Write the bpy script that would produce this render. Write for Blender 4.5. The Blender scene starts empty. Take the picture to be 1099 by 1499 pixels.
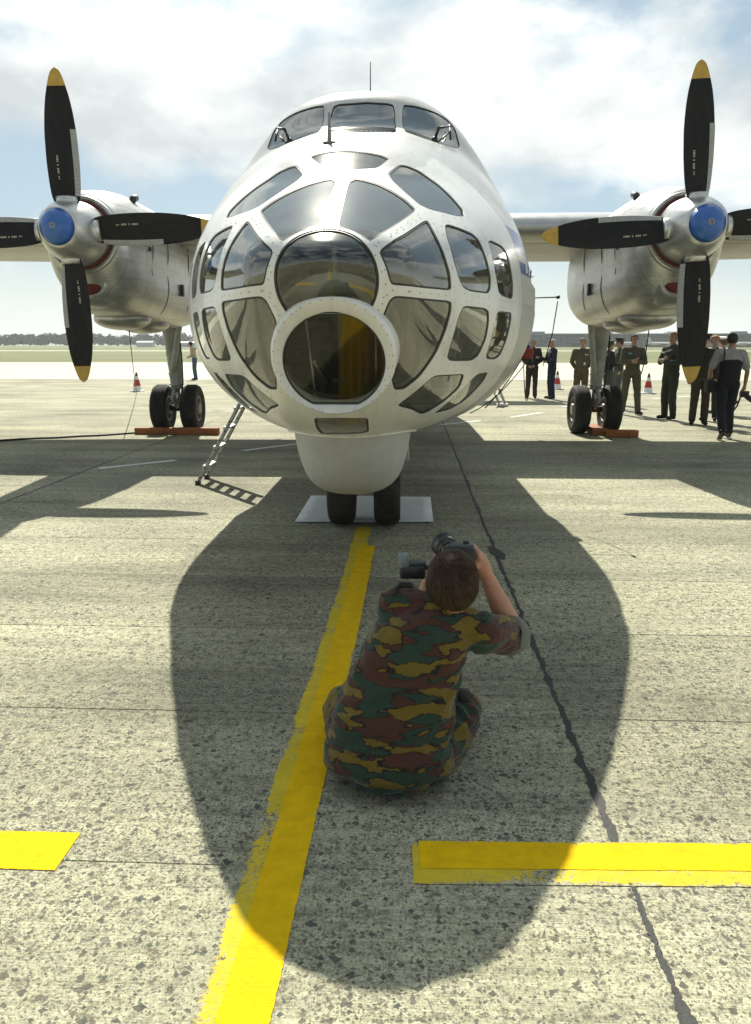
import bpy, bmesh, math, random
import numpy as np
from mathutils import Vector, Matrix, noise
from mathutils.geometry import delaunay_2d_cdt

# ------------------------------------------------------------------ camera, sky, sun, exposure
SC = bpy.context.scene
COL = SC.collection
PW, PH, FPX, CH = 1099, 1499, 1140.0, 1.63
VPX, VPY = 601.0, 505.0
PITCH = math.atan((PH / 2 - VPY) / FPX)
YAW = math.atan((VPX - PW / 2) * math.cos(PITCH) / FPX)
cam_d = bpy.data.cameras.new('camera')
cam = bpy.data.objects.new('camera', cam_d)
COL.objects.link(cam)
cam.location = (0, 0, CH)
cam.rotation_euler = (math.pi / 2 - PITCH, 0, YAW)
cam_d.sensor_fit = 'VERTICAL'
cam_d.sensor_height = 36.0
cam_d.lens = FPX / PH * 36.0
cam_d.clip_start = 0.05
cam_d.clip_end = 9000
SC.camera = cam

SUN_EL, SUN_AZ = math.radians(46.4), math.radians(9.6)
world = bpy.data.worlds.new('World')
SC.world = world
world.use_nodes = True
wn, wl = world.node_tree.nodes, world.node_tree.links
wn.clear()
w_out = wn.new('ShaderNodeOutputWorld')
w_bg = wn.new('ShaderNodeBackground')
w_sky = wn.new('ShaderNodeTexSky')
w_sky.sky_type = 'NISHITA'
w_sky.sun_disc = False
w_sky.sun_elevation = SUN_EL
w_sky.sun_rotation = -SUN_AZ
w_sky.dust_density = 0.6
w_sky.air_density = 1.0
w_tc = wn.new('ShaderNodeTexCoord')
w_dir = w_tc.outputs['Generated']
def w_math(op, a, b=None, c=None):
    m = wn.new('ShaderNodeMath'); m.operation = op
    for i, x in enumerate((a, b, c)):
        if x is None: continue
        if isinstance(x, (int, float)): m.inputs[i].default_value = x
        else: wl.new(x, m.inputs[i])
    return m.outputs[0]
def w_mixc(f, a, b, mode='MIX'):
    m = wn.new('ShaderNodeMixRGB'); m.blend_type = mode
    for i, x in enumerate((f, a, b)):
        if isinstance(x, (int, float)): m.inputs[i].default_value = x
        elif isinstance(x, tuple): m.inputs[i].default_value = (*x, 1)
        else: wl.new(x, m.inputs[i])
    return m.outputs['Color']
SUNV = (-math.sin(SUN_AZ) * math.cos(SUN_EL), math.cos(SUN_AZ) * math.cos(SUN_EL), math.sin(SUN_EL))
w_dot = wn.new('ShaderNodeVectorMath'); w_dot.operation = 'DOT_PRODUCT'
wl.new(w_dir, w_dot.inputs[0]); w_dot.inputs[1].default_value = SUNV
w_glow = w_math('POWER', w_math('MAXIMUM', w_dot.outputs['Value'], 0.0), 2.0)      # forward scattering round the sun
w_map = wn.new('ShaderNodeMapping'); w_map.inputs['Scale'].default_value = (1.0, 1.0, 1.9); w_map.inputs['Location'].default_value = (5.3, 2.2, 0.9)
wl.new(w_dir, w_map.inputs['Vector'])
def w_noise(scale, detail, rough, dist=0.0):
    o = wn.new('ShaderNodeTexNoise'); wl.new(w_map.outputs['Vector'], o.inputs['Vector'])
    o.inputs['Scale'].default_value = scale; o.inputs['Detail'].default_value = detail; o.inputs['Roughness'].default_value = rough; o.inputs['Distortion'].default_value = dist
    return o.outputs['Fac']
def w_ramp(x, a, b, ca, cb):
    r = wn.new('ShaderNodeValToRGB'); e = r.color_ramp.elements
    e[0].position, e[1].position = a, b; e[0].color, e[1].color = (*ca, 1), (*cb, 1); wl.new(x, r.inputs['Fac'])
    return r.outputs['Color']
w_mask = w_ramp(w_noise(2.7, 10, 0.54, 0.2), 0.455, 0.56, (0, 0, 0), (1, 1, 1))
w_blue = w_mixc(w_math('MULTIPLY_ADD', w_glow, 0.60, 0.06), w_sky.outputs['Color'], (7.9, 10.2, 10.9))
w_cl = w_ramp(w_noise(4.6, 9, 0.55), 0.38, 0.62, (8.5, 9.1, 9.2), (14.2, 14.7, 14.3))
w_k = w_math('MULTIPLY_ADD', w_glow, 0.42, 0.74)
w_kc = wn.new('ShaderNodeCombineColor')
for i in range(3): wl.new(w_k, w_kc.inputs[i])
w_cloud = w_mixc(1.0, w_cl, w_kc.outputs['Color'], 'MULTIPLY')
w_all = w_mixc(w_mask, w_blue, w_cloud)
w_sep = wn.new('ShaderNodeSeparateXYZ'); wl.new(w_dir, w_sep.inputs[0])
w_hz = wn.new('ShaderNodeMapRange'); w_hz.interpolation_type = 'SMOOTHSTEP'          # pale haze towards the horizon
w_hz.inputs['From Min'].default_value = -0.02; w_hz.inputs['From Max'].default_value = 0.15
w_hz.inputs['To Min'].default_value = 0.9; w_hz.inputs['To Max'].default_value = 0.0
wl.new(w_sep.outputs['Z'], w_hz.inputs['Value'])
w_fin = w_mixc(w_hz.outputs['Result'], w_all, (11.6, 12.4, 11.9))
w_bg.inputs['Strength'].default_value = 0.0505
wl.new(w_fin, w_bg.inputs['Color'])
wl.new(w_bg.outputs['Background'], w_out.inputs['Surface'])

sun_d = bpy.data.lights.new('sun', 'SUN')
sun_d.energy = 5.0
sun_d.angle = math.radians(0.55)
sun_d.color = (1.0, 0.955, 0.83)
sun = bpy.data.objects.new('sun', sun_d)
COL.objects.link(sun)
_sd = Vector((-math.sin(SUN_AZ) * math.cos(SUN_EL), math.cos(SUN_AZ) * math.cos(SUN_EL), math.sin(SUN_EL)))
sun.rotation_euler = _sd.to_track_quat('Z', 'Y').to_euler()
sun.location = (0, 0, 60)
SC.view_settings.view_transform = 'Standard'
SC.view_settings.look = 'None'
SC.view_settings.exposure = 0.68
SC.view_settings.gamma = 1.0
SC.view_settings.use_curve_mapping = False
SC.render.engine = 'CYCLES'
SC.cycles.max_bounces = 8
SC.cycles.transparent_max_bounces = 16

# ------------------------------------------------------------------ pixel <-> place helpers
cF = np.array([-math.sin(YAW) * math.cos(PITCH), math.cos(YAW) * math.cos(PITCH), -math.sin(PITCH)])
cR = np.array([math.cos(YAW), math.sin(YAW), 0.0])
cU = np.cross(cR, cF)
cO = np.array([0, 0, CH])
def ray(x, y):
    return cF + cR * (x - PW / 2) / FPX - cU * (y - PH / 2) / FPX
def ground(x, y, z=0.0):
    d = ray(x, y)
    return cO + d * ((z - CH) / d[2])
def at(x, y, Y):
    d = ray(x, y)
    return cO + d * (Y / d[1])

# ------------------------------------------------------------------ object helpers
def link(name, me, mat=None, parent=None, smooth=True):
    o = bpy.data.objects.new(name, me)
    COL.objects.link(o)
    if mat is not None:
        for m in (mat if isinstance(mat, (list, tuple)) else [mat]):
            me.materials.append(m)
    if smooth:
        me.polygons.foreach_set('use_smooth', [True] * len(me.polygons))
    if parent is not None:
        o.parent = parent
    return o
def mk(name, verts, faces, mat=None, parent=None, smooth=True, fm=None):
    me = bpy.data.meshes.new(name)
    me.from_pydata([tuple(v) for v in verts], [], [tuple(f) for f in faces])
    me.update()
    o = link(name, me, mat, parent, smooth)
    if fm is not None:
        me.polygons.foreach_set('material_index', fm)
    return o
def tag(o, label=None, cat=None, group=None, kind=None):
    if label: o['label'] = label
    if cat: o['category'] = cat
    if group: o['group'] = group
    if kind: o['kind'] = kind
    return o
def empty(name, loc, rz=0.0, parent=None):
    o = bpy.data.objects.new(name, None)
    COL.objects.link(o)
    o.location = loc
    o.rotation_euler = (0, 0, rz)
    o.empty_display_size = 0.1
    if parent: o.parent = parent
    return o
class MB:
    """collects simple solids into one mesh"""
    def __init__(s):
        s.v, s.f = [], []
    def add(s, vs, fs):
        k = len(s.v)
        s.v += [tuple(v) for v in vs]
        s.f += [tuple(i + k for i in f) for f in fs]
        return s
    def box(s, c, d, rot=None):
        hx, hy, hz = d[0] / 2, d[1] / 2, d[2] / 2
        vs = [Vector((sx * hx, sy * hy, sz * hz)) for sx in (-1, 1) for sy in (-1, 1) for sz in (-1, 1)]
        if rot is not None: vs = [rot @ v for v in vs]
        vs = [v + Vector(c) for v in vs]
        return s.add(vs, [(0, 1, 3, 2), (4, 6, 7, 5), (0, 4, 5, 1), (2, 3, 7, 6), (0, 2, 6, 4), (1, 5, 7, 3)])
    def bevbox(s, c, d, b=0.01, rot=None):
        bm = bmesh.new()
        bmesh.ops.create_cube(bm, size=1.0)
        for v in bm.verts: v.co = Vector((v.co.x * d[0], v.co.y * d[1], v.co.z * d[2]))
        bmesh.ops.bevel(bm, geom=list(bm.edges), offset=b, segments=2, affect='EDGES', profile=0.5)
        bm.verts.index_update()
        vs = [(rot @ v.co if rot is not None else v.co) + Vector(c) for v in bm.verts]
        fs = [[v.index for v in f.verts] for f in bm.faces]
        bm.free()
        return s.add(vs, fs)
    def tube(s, path, r, n=10, cap=True, flat=1.0, up=(0, 0, 1)):
        P = [Vector(p) for p in path]
        m = len(P)
        rs = r if isinstance(r, (list, tuple, np.ndarray)) else [r] * m
        vs = []
        u_prev = None
        for i in range(m):
            t = (P[min(i + 1, m - 1)] - P[max(i - 1, 0)]).normalized()
            if u_prev is None:
                a = Vector(up) if abs(t.dot(Vector(up))) < 0.97 else Vector((1, 0, 0))
                u = (a - t * a.dot(t)).normalized()
            else:
                u = (u_prev - t * u_prev.dot(t)).normalized()
            u_prev = u
            w = t.cross(u)
            for k in range(n):
                a = 2 * math.pi * k / n
                vs.append(P[i] + (u * math.cos(a) + w * math.sin(a) * flat) * rs[i])
        fs = []
        for i in range(m - 1):
            for k in range(n):
                fs.append((i * n + k, i * n + (k + 1) % n, (i + 1) * n + (k + 1) % n, (i + 1) * n + k))
        if cap:
            fs.append(tuple(range(n - 1, -1, -1)))
            fs.append(tuple((m - 1) * n + k for k in range(n)))
        return s.add(vs, fs)
    def lathe(s, prof, n=32, axis='z', c=(0, 0, 0)):
        vs, fs = [], []
        for (r, h) in prof:
            for k in range(n):
                a = 2 * math.pi * k / n
                x, y = r * math.cos(a), r * math.sin(a)
                p = {'z': (x, y, h), 'y': (x, h, y), 'x': (h, x, y)}[axis]
                vs.append((p[0] + c[0], p[1] + c[1], p[2] + c[2]))
        for i in range(len(prof) - 1):
            for k in range(n):
                q = (i * n + k, i * n + (k + 1) % n, (i + 1) * n + (k + 1) % n, (i + 1) * n + k)
                fs.append(q)
        fs.append(tuple(range(n - 1, -1, -1)))
        fs.append(tuple((len(prof) - 1) * n + k for k in range(n)))
        return s.add(vs, fs)
    def ball(s, c, r, u=12, v=8):
        r = r if isinstance(r, (tuple, list)) else (r, r, r)
        vs = [(c[0], c[1], c[2] - r[2])]
        for i in range(1, v):
            a = math.pi * i / v - math.pi / 2
            for k in range(u):
                b = 2 * math.pi * k / u
                vs.append((c[0] + r[0] * math.cos(a) * math.cos(b), c[1] + r[1] * math.cos(a) * math.sin(b), c[2] + r[2] * math.sin(a)))
        vs.append((c[0], c[1], c[2] + r[2]))
        fs = [(0, 1 + (k + 1) % u, 1 + k) for k in range(u)]
        for i in range(v - 2):
            for k in range(u):
                fs.append((1 + i * u + k, 1 + i * u + (k + 1) % u, 1 + (i + 1) * u + (k + 1) % u, 1 + (i + 1) * u + k))
        L = len(vs) - 1
        fs += [(L, 1 + (v - 2) * u + k, 1 + (v - 2) * u + (k + 1) % u) for k in range(u)]
        return s.add(vs, fs)
    def loft(s, rings, cap=True, closed=True):
        n = len(rings[0])
        vs = [tuple(p) for r in rings for p in r]
        fs = []
        for i in range(len(rings) - 1):
            for k in range(n if closed else n - 1):
                fs.append((i * n + k, i * n + (k + 1) % n, (i + 1) * n + (k + 1) % n, (i + 1) * n + k))
        if cap:
            fs.append(tuple(range(n - 1, -1, -1)))
            fs.append(tuple((len(rings) - 1) * n + k for k in range(n)))
        return s.add(vs, fs)
    def obj(s, name, mat=None, parent=None, smooth=False, auto=None):
        o = mk(name, s.v, s.f, mat, parent, smooth or auto is not None)
        bm = bmesh.new(); bm.from_mesh(o.data)
        bmesh.ops.recalc_face_normals(bm, faces=bm.faces)
        if auto is not None:
            for e in bm.edges:
                if len(e.link_faces) == 2 and e.calc_face_angle(0) > math.radians(auto): e.smooth = False
        bm.to_mesh(o.data); bm.free()
        return o

# ------------------------------------------------------------------ material helpers
def new_mat(name):
    m = bpy.data.materials.new(name)
    m.use_nodes = True
    nt = m.node_tree
    return m, nt.nodes, nt.links, nt.nodes['Principled BSDF']
def nnode(n, typ, **kw):
    o = n.new(typ)
    for k, v in kw.items():
        if hasattr(o, k): setattr(o, k, v)
        else: o.inputs[k].default_value = v
    return o
def ramp(n, pts):
    r = n.new('ShaderNodeValToRGB')
    e = r.color_ramp.elements
    while len(e) < len(pts): e.new(0.5)
    for i, (p, c) in enumerate(pts):
        e[i].position = p
        e[i].color = c if len(c) == 4 else (*c, 1)
    return r
def math_n(n, l, op, a, b=None, c=None):
    m = n.new('ShaderNodeMath'); m.operation = op
    for i, x in enumerate((a, b, c)):
        if x is None: continue
        if isinstance(x, (int, float)): m.inputs[i].default_value = x
        else: l.new(x, m.inputs[i])
    return m.outputs[0]
def mixc(n, l, fac, a, b, blend='MIX'):
    m = n.new('ShaderNodeMixRGB'); m.blend_type = blend
    for i, x in zip(('Fac', 'Color1', 'Color2'), (fac, a, b)):
        if isinstance(x, (int, float)): m.inputs[i].default_value = x
        elif isinstance(x, tuple): m.inputs[i].default_value = x if len(x) == 4 else (*x, 1)
        else: l.new(x, m.inputs[i])
    return m.outputs['Color']
def simple(name, col, rough=0.5, metal=0.0, var=0.12, scale=6.0, bump=0.0, coat=0.0, stretch=(1, 1, 1), detail=5, dirt=None):
    m, n, l, b = new_mat(name)
    tc = n.new('ShaderNodeTexCoord')
    mp = n.new('ShaderNodeMapping'); mp.inputs['Scale'].default_value = stretch
    l.new(tc.outputs['Object'], mp.inputs['Vector'])
    nz = nnode(n, 'ShaderNodeTexNoise', Scale=scale, Detail=detail, Roughness=0.6)
    l.new(mp.outputs['Vector'], nz.inputs['Vector'])
    lo = tuple(c * (1 - var) for c in col); hi = tuple(min(1, c * (1 + var)) for c in col)
    r = ramp(n, [(0.3, lo), (0.7, hi)])
    l.new(nz.outputs['Fac'], r.inputs['Fac'])
    c = r.outputs['Color']
    if dirt:
        nz2 = nnode(n, 'ShaderNodeTexNoise', Scale=scale * 0.35, Detail=8, Roughness=0.7)
        l.new(mp.outputs['Vector'], nz2.inputs['Vector'])
        rr = ramp(n, [(0.48, (0, 0, 0)), (0.75, (dirt[1],) * 3)])
        l.new(nz2.outputs['Fac'], rr.inputs['Fac'])
        c = mixc(n, l, rr.outputs['Color'], c, dirt[0])
    l.new(c, b.inputs['Base Color'])
    b.inputs['Roughness'].default_value = rough
    b.inputs['Metallic'].default_value = metal
    if coat: b.inputs['Coat Weight'].default_value = coat
    if bump:
        bp = nnode(n, 'ShaderNodeBump', Strength=bump, Distance=0.01)
        l.new(nz.outputs['Fac'], bp.inputs['Height'])
        l.new(bp.outputs['Normal'], b.inputs['Normal'])
    rv = math_n(n, l, 'MULTIPLY_ADD', nz.outputs['Fac'], 0.25 * rough, rough * 0.87)
    l.new(rv, b.inputs['Roughness'])
    return m

# ------------------------------------------------------------------ ground: materials
def concrete_nodes(n, l, tint=1.0):
    g = n.new('ShaderNodeNewGeometry')
    pos = g.outputs['Position']
    oi = n.new('ShaderNodeObjectInfo')
    # broad mottling, brushed lines across the apron, exposed dark stones
    big = nnode(n, 'ShaderNodeTexNoise', Scale=0.55, Detail=7, Roughness=0.6); l.new(pos, big.inputs['Vector'])
    fine = nnode(n, 'ShaderNodeTexNoise', Scale=95.0, Detail=5, Roughness=0.75); l.new(pos, fine.inputs['Vector'])
    mp = n.new('ShaderNodeMapping'); mp.inputs['Scale'].default_value = (0.35, 9.0, 1); l.new(pos, mp.inputs['Vector'])
    brush = nnode(n, 'ShaderNodeTexNoise', Scale=2.2, Detail=8, Roughness=0.7); l.new(mp.outputs['Vector'], brush.inputs['Vector'])
    mp2 = n.new('ShaderNodeMapping'); mp2.inputs['Scale'].default_value = (1.2, 60.0, 1); l.new(pos, mp2.inputs['Vector'])
    comb = nnode(n, 'ShaderNodeTexNoise', Scale=3.0, Detail=3, Roughness=0.6); l.new(mp2.outputs['Vector'], comb.inputs['Vector'])
    r = ramp(n, [(0.36, (0.27, 0.262, 0.188)), (0.52, (0.385, 0.375, 0.27)), (0.66, (0.48, 0.467, 0.35))])
    mix1 = math_n(n, l, 'MULTIPLY_ADD', brush.outputs['Fac'], 0.45, math_n(n, l, 'MULTIPLY', big.outputs['Fac'], 0.55))
    l.new(mix1, r.inputs['Fac'])
    c = r.outputs['Color']
    fr = ramp(n, [(0.28, (0.45, 0.45, 0.43)), (0.72, (1.42, 1.42, 1.4))]); l.new(fine.outputs['Fac'], fr.inputs['Fac'])
    c = mixc(n, l, 1.0, c, fr.outputs['Color'], 'MULTIPLY')
    pep = nnode(n, 'ShaderNodeTexNoise', Scale=21.0, Detail=6, Roughness=0.8); l.new(pos, pep.inputs['Vector'])
    pr_ = ramp(n, [(0.36, (0.40, 0.40, 0.38)), (0.5, (0.98, 0.98, 0.98)), (0.68, (1.25, 1.25, 1.22))]); l.new(pep.outputs['Fac'], pr_.inputs['Fac'])
    c = mixc(n, l, 0.85, c, pr_.outputs['Color'], 'MULTIPLY')
    mp3 = n.new('ShaderNodeMapping'); mp3.inputs['Scale'].default_value = (0.22, 1.6, 1); l.new(pos, mp3.inputs['Vector'])
    swp = nnode(n, 'ShaderNodeTexNoise', Scale=1.0, Detail=7, Roughness=0.65, Distortion=0.4); l.new(mp3.outputs['Vector'], swp.inputs['Vector'])
    wr_ = ramp(n, [(0.34, (0.66, 0.66, 0.65)), (0.5, (1, 1, 1)), (0.66, (1.22, 1.22, 1.18))]); l.new(swp.outputs['Fac'], wr_.inputs['Fac'])
    c = mixc(n, l, 0.9, c, wr_.outputs['Color'], 'MULTIPLY')
    cr = ramp(n, [(0.35, (0.86, 0.86, 0.85)), (0.65, (1.1, 1.1, 1.1))]); l.new(comb.outputs['Fac'], cr.inputs['Fac'])
    c = mixc(n, l, 1.0, c, cr.outputs['Color'], 'MULTIPLY')
    # warp the coordinates so that stones are angular and uneven
    wz = nnode(n, 'ShaderNodeTexNoise', Scale=30.0, Detail=2); l.new(pos, wz.inputs['Vector'])
    wv = n.new('ShaderNodeVectorMath'); wv.operation = 'MULTIPLY_ADD'
    l.new(wz.outputs['Color'], wv.inputs[0]); wv.inputs[1].default_value = (0.03, 0.03, 0.0); l.new(pos, wv.inputs[2])
    expo = nnode(n, 'ShaderNodeTexNoise', Scale=1.1, Detail=6, Roughness=0.6); l.new(pos, expo.inputs['Vector'])
    hgt = None
    for sc, thr, dmax, k in ((23.0, 0.12, 0.40, 1.0), (37.0, 0.20, 0.46, 0.95), (64.0, 0.30, 0.5, 0.9), (120.0, 0.40, 0.55, 0.75)):
        vo = nnode(n, 'ShaderNodeTexVoronoi', Scale=sc, Randomness=1.0); vo.voronoi_dimensions = '2D'; vo.distance = 'MANHATTAN'
        l.new(wv.outputs[0], vo.inputs['Vector'])
        sx = n.new('ShaderNodeSeparateColor'); l.new(vo.outputs['Color'], sx.inputs['Color'])
        t = math_n(n, l, 'MULTIPLY', math_n(n, l, 'SUBTRACT', expo.outputs['Fac'], 0.24), thr * 4.4)
        pick = math_n(n, l, 'LESS_THAN', sx.outputs[0], t)
        size = math_n(n, l, 'MULTIPLY_ADD', sx.outputs[1], dmax * 0.7, dmax * 0.45)
        edge = n.new('ShaderNodeMapRange'); edge.inputs['From Min'].default_value = 0.0; edge.inputs['From Max'].default_value = 0.07
        l.new(math_n(n, l, 'SUBTRACT', size, vo.outputs['Distance']), edge.inputs['Value'])
        f = math_n(n, l, 'MULTIPLY', math_n(n, l, 'MULTIPLY', edge.outputs['Result'], pick), k)
        sr = ramp(n, [(0.0, (0.045, 0.05, 0.042)), (0.55, (0.10, 0.10, 0.085)), (0.8, (0.13, 0.10, 0.075)), (1.0, (0.17, 0.165, 0.14))])
        l.new(sx.outputs[2], sr.inputs['Fac'])
        c = mixc(n, l, math_n(n, l, 'MULTIPLY', f, 0.9), c, sr.outputs['Color'])
        hgt = f if hgt is None else math_n(n, l, 'MAXIMUM', hgt, f)
    # stains: soft dark patches and a few rubber scuffs
    st = nnode(n, 'ShaderNodeTexNoise', Scale=0.33, Detail=9, Roughness=0.68, Distortion=0.6); l.new(pos, st.inputs['Vector'])
    sr2 = ramp(n, [(0.5, (1, 1, 1)), (0.70, (0.58, 0.575, 0.55))]); l.new(st.outputs['Fac'], sr2.inputs['Fac'])
    c = mixc(n, l, 1.0, c, sr2.outputs['Color'], 'MULTIPLY')
    ob = math_n(n, l, 'MULTIPLY_ADD', oi.outputs['Random'], 0.26, 0.90 * tint)
    cc = n.new('ShaderNodeCombineColor')
    for i in range(3): l.new(ob, cc.inputs[i])
    c = mixc(n, l, 1.0, c, cc.outputs['Color'], 'MULTIPLY')
    h = math_n(n, l, 'ADD', math_n(n, l, 'MULTIPLY', fine.outputs['Fac'], 0.5), math_n(n, l, 'MULTIPLY', comb.outputs['Fac'], 0.5))
    h = math_n(n, l, 'SUBTRACT', h, math_n(n, l, 'MULTIPLY', hgt, 0.25))
    return c, h
def concrete_mat(name, tint=1.0):
    m, n, l, b = new_mat(name)
    c, h = concrete_nodes(n, l, tint)
    l.new(c, b.inputs['Base Color'])
    b.inputs['Roughness'].default_value = 0.82
    b.inputs['Specular IOR Level'].default_value = 0.2
    bp = nnode(n, 'ShaderNodeBump', Strength=0.6, Distance=0.008)
    l.new(h, bp.inputs['Height']); l.new(bp.outputs['Normal'], b.inputs['Normal'])
    return m
M_CONC = concrete_mat('brushed_concrete')
M_FARCONC = simple('pale_far_concrete', (0.45, 0.432, 0.325), 0.85, var=0.1, scale=0.05, stretch=(0.15, 1, 1))
M_TAR = simple('tar_sealant', (0.022, 0.022, 0.02), 0.7, var=0.4, scale=30, bump=0.5)
M_JOINT = simple('joint_dirt', (0.05, 0.047, 0.04), 0.9, var=0.4, scale=20)

def paint_mat(name, col, wear=0.5, wcol=None):
    m, n, l, b = new_mat(name)
    c, h = concrete_nodes(n, l)
    at_ = n.new('ShaderNodeAttribute'); at_.attribute_name = 'edge'
    g = n.new('ShaderNodeNewGeometry')
    nz = nnode(n, 'ShaderNodeTexNoise', Scale=70.0, Detail=6, Roughness=0.75); l.new(g.outputs['Position'], nz.inputs['Vector'])
    n2 = nnode(n, 'ShaderNodeTexNoise', Scale=3.0, Detail=5, Roughness=0.6); l.new(g.outputs['Position'], n2.inputs['Vector'])
    n3 = nnode(n, 'ShaderNodeTexNoise', Scale=14.0, Detail=6, Roughness=0.7); l.new(g.outputs['Position'], n3.inputs['Vector'])
    s = math_n(n, l, 'MULTIPLY_ADD', nz.outputs['Fac'], 0.5, math_n(n, l, 'MULTIPLY', n2.outputs['Fac'], 0.5))
    s = math_n(n, l, 'MULTIPLY_ADD', math_n(n, l, 'SUBTRACT', 1.0, at_.outputs['Fac']), -0.10, s)
    r = ramp(n, [(wear - 0.03, (1, 1, 1)), (wear + 0.03, (0, 0, 0))]); l.new(s, r.inputs['Fac'])
    pr = ramp(n, [(0.3, tuple(x * 0.82 for x in col)), (0.7, tuple(min(1, x * 1.1) for x in col))]); l.new(n3.outputs['Fac'], pr.inputs['Fac'])
    c = mixc(n, l, r.outputs['Color'], pr.outputs['Color'], c)
    l.new(c, b.inputs['Base Color'])
    b.inputs['Roughness'].default_value = 0.8; b.inputs['Specular IOR Level'].default_value = 0.12
    bp = nnode(n, 'ShaderNodeBump', Strength=0.55, Distance=0.005)
    l.new(h, bp.inputs['Height']); l.new(bp.outputs['Normal'], b.inputs['Normal'])
    return m
M_YEL = paint_mat('fresh_yellow_paint', (0.74, 0.47, 0.003), 0.36)
M_YEL_OLD = paint_mat('old_yellow_paint', (0.62, 0.47, 0.035), 0.44)
M_WPAINT = paint_mat('worn_white_paint', (0.72, 0.72, 0.68), 0.40)

# grass
mg, n, l, b = new_mat('mown_grass')
g = n.new('ShaderNodeNewGeometry')
mp = n.new('ShaderNodeMapping'); mp.inputs['Scale'].default_value = (0.02, 0.09, 1); l.new(g.outputs['Position'], mp.inputs['Vector'])
nz = nnode(n, 'ShaderNodeTexNoise', Scale=1.0, Detail=9, Roughness=0.65); l.new(mp.outputs['Vector'], nz.inputs['Vector'])
r = ramp(n, [(0.3, (0.05, 0.068, 0.012)), (0.5, (0.095, 0.112, 0.022)), (0.7, (0.155, 0.145, 0.05))]); l.new(nz.outputs['Fac'], r.inputs['Fac'])
l.new(r.outputs['Color'], b.inputs['Base Color']); b.inputs['Roughness'].default_value = 0.9
M_GRASS = mg

# ------------------------------------------------------------------ ground: geometry
def sheet(name, x0, x1, y0, y1, z, mat, parent=None):
    return mk(name, [(x0, y0, z), (x1, y0, z), (x1, y1, z), (x0, y1, z)], [(0, 1, 2, 3)], mat, parent, False)
# the bed under the slabs and the rest of the ground to the horizon
apron = sheet('apron', -9.3, 10.7, -2.06, 17.0, -0.012, M_JOINT)
tag(apron, 'brushed concrete apron of jointed slabs under the aircraft', 'apron', kind='structure')
FX0, FX1 = -4000.0, 4000.0
gr_v = [(-9.3, -2.06), (10.7, -2.06), (10.7, 17.0), (-9.3, 17.0), (-90, -60), (90, -60), (90, 37.4), (-90, 37.4)]
gnd = mk('ground', [(x, y, 0.0) for x, y in gr_v],
         [(4, 5, 1, 0), (5, 6, 2, 1), (6, 7, 3, 2), (7, 4, 0, 3)], M_CONC, None, False)
tag(gnd, 'wide expanse of grey concrete round the jointed slabs', 'ground', kind='structure')
far = mk('far_apron', [(-400, 37.4, 0.0), (400, 37.4, 0.0), (400, 74.5, 0.0), (-400, 74.5, 0.0)], [(0, 1, 2, 3)], M_FARCONC, None, False)
tag(far, 'paler strip of concrete beyond the dark joint', 'pavement', kind='structure')
fld = sheet('grass_field', -4000, 4000, 74.5, 6000, -0.02, M_GRASS); tag(fld, 'flat mown grass field stretching to the horizon', 'grass field', kind='structure')
trk = sheet('far_taxiway', -4000, 4000, 215, 240, -0.008, M_FARCONC); tag(trk, 'thin pale taxiway across the grass', 'taxiway', kind='structure')
sheet('dark_joint', -90, 90, 37.25, 37.55, 0.004, M_JOINT).update_tag()
tag(bpy.data.objects['dark_joint'], 'long dark joint across the apron beyond the aircraft', 'joint', kind='structure')

random.seed(4)
XS = [-9.3, -4.3, 0.70, 5.7, 10.7]
YS = [2.18 + 1.06 * k for k in range(-4, 15)]
YS[0] = -2.06
YS[-1] = 17.0
for i in range(len(XS) - 1):
    for j in range(len(YS) - 1):
        gx = 0.010 if i != 1 and i != 2 else 0.010
        xa = XS[i] + 0.004; xb = XS[i + 1] - 0.004
        wide = (j in (5, 6, 7))
        ga = 0.0022 if j in (5, 6, 7) else 0.0009
        gb = 0.0022 if j + 1 in (5, 6, 7) else 0.0009
        ya, yb = YS[j] + ga, YS[j + 1] - gb
        zt = random.uniform(-0.0006, 0.0006)
        bb = 0.0022
        vs = [(xa, ya, -0.011), (xb, ya, -0.011), (xb, yb, -0.011), (xa, yb, -0.011),
              (xa, ya, zt - bb), (xb, ya, zt - bb), (xb, yb, zt - bb), (xa, yb, zt - bb),
              (xa + bb, ya + bb, zt), (xb - bb, ya + bb, zt), (xb - bb, yb - bb, zt), (xa + bb, yb - bb, zt)]
        fs = [(8, 9, 10, 11)]
        for k in range(4):
            q = (k + 1) % 4
            fs += [(k, q, 4 + q, 4 + k), (4 + k, 4 + q, 8 + q, 8 + k)]
        mk('concrete_slab', vs, fs, M_CONC, apron, False)

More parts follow.
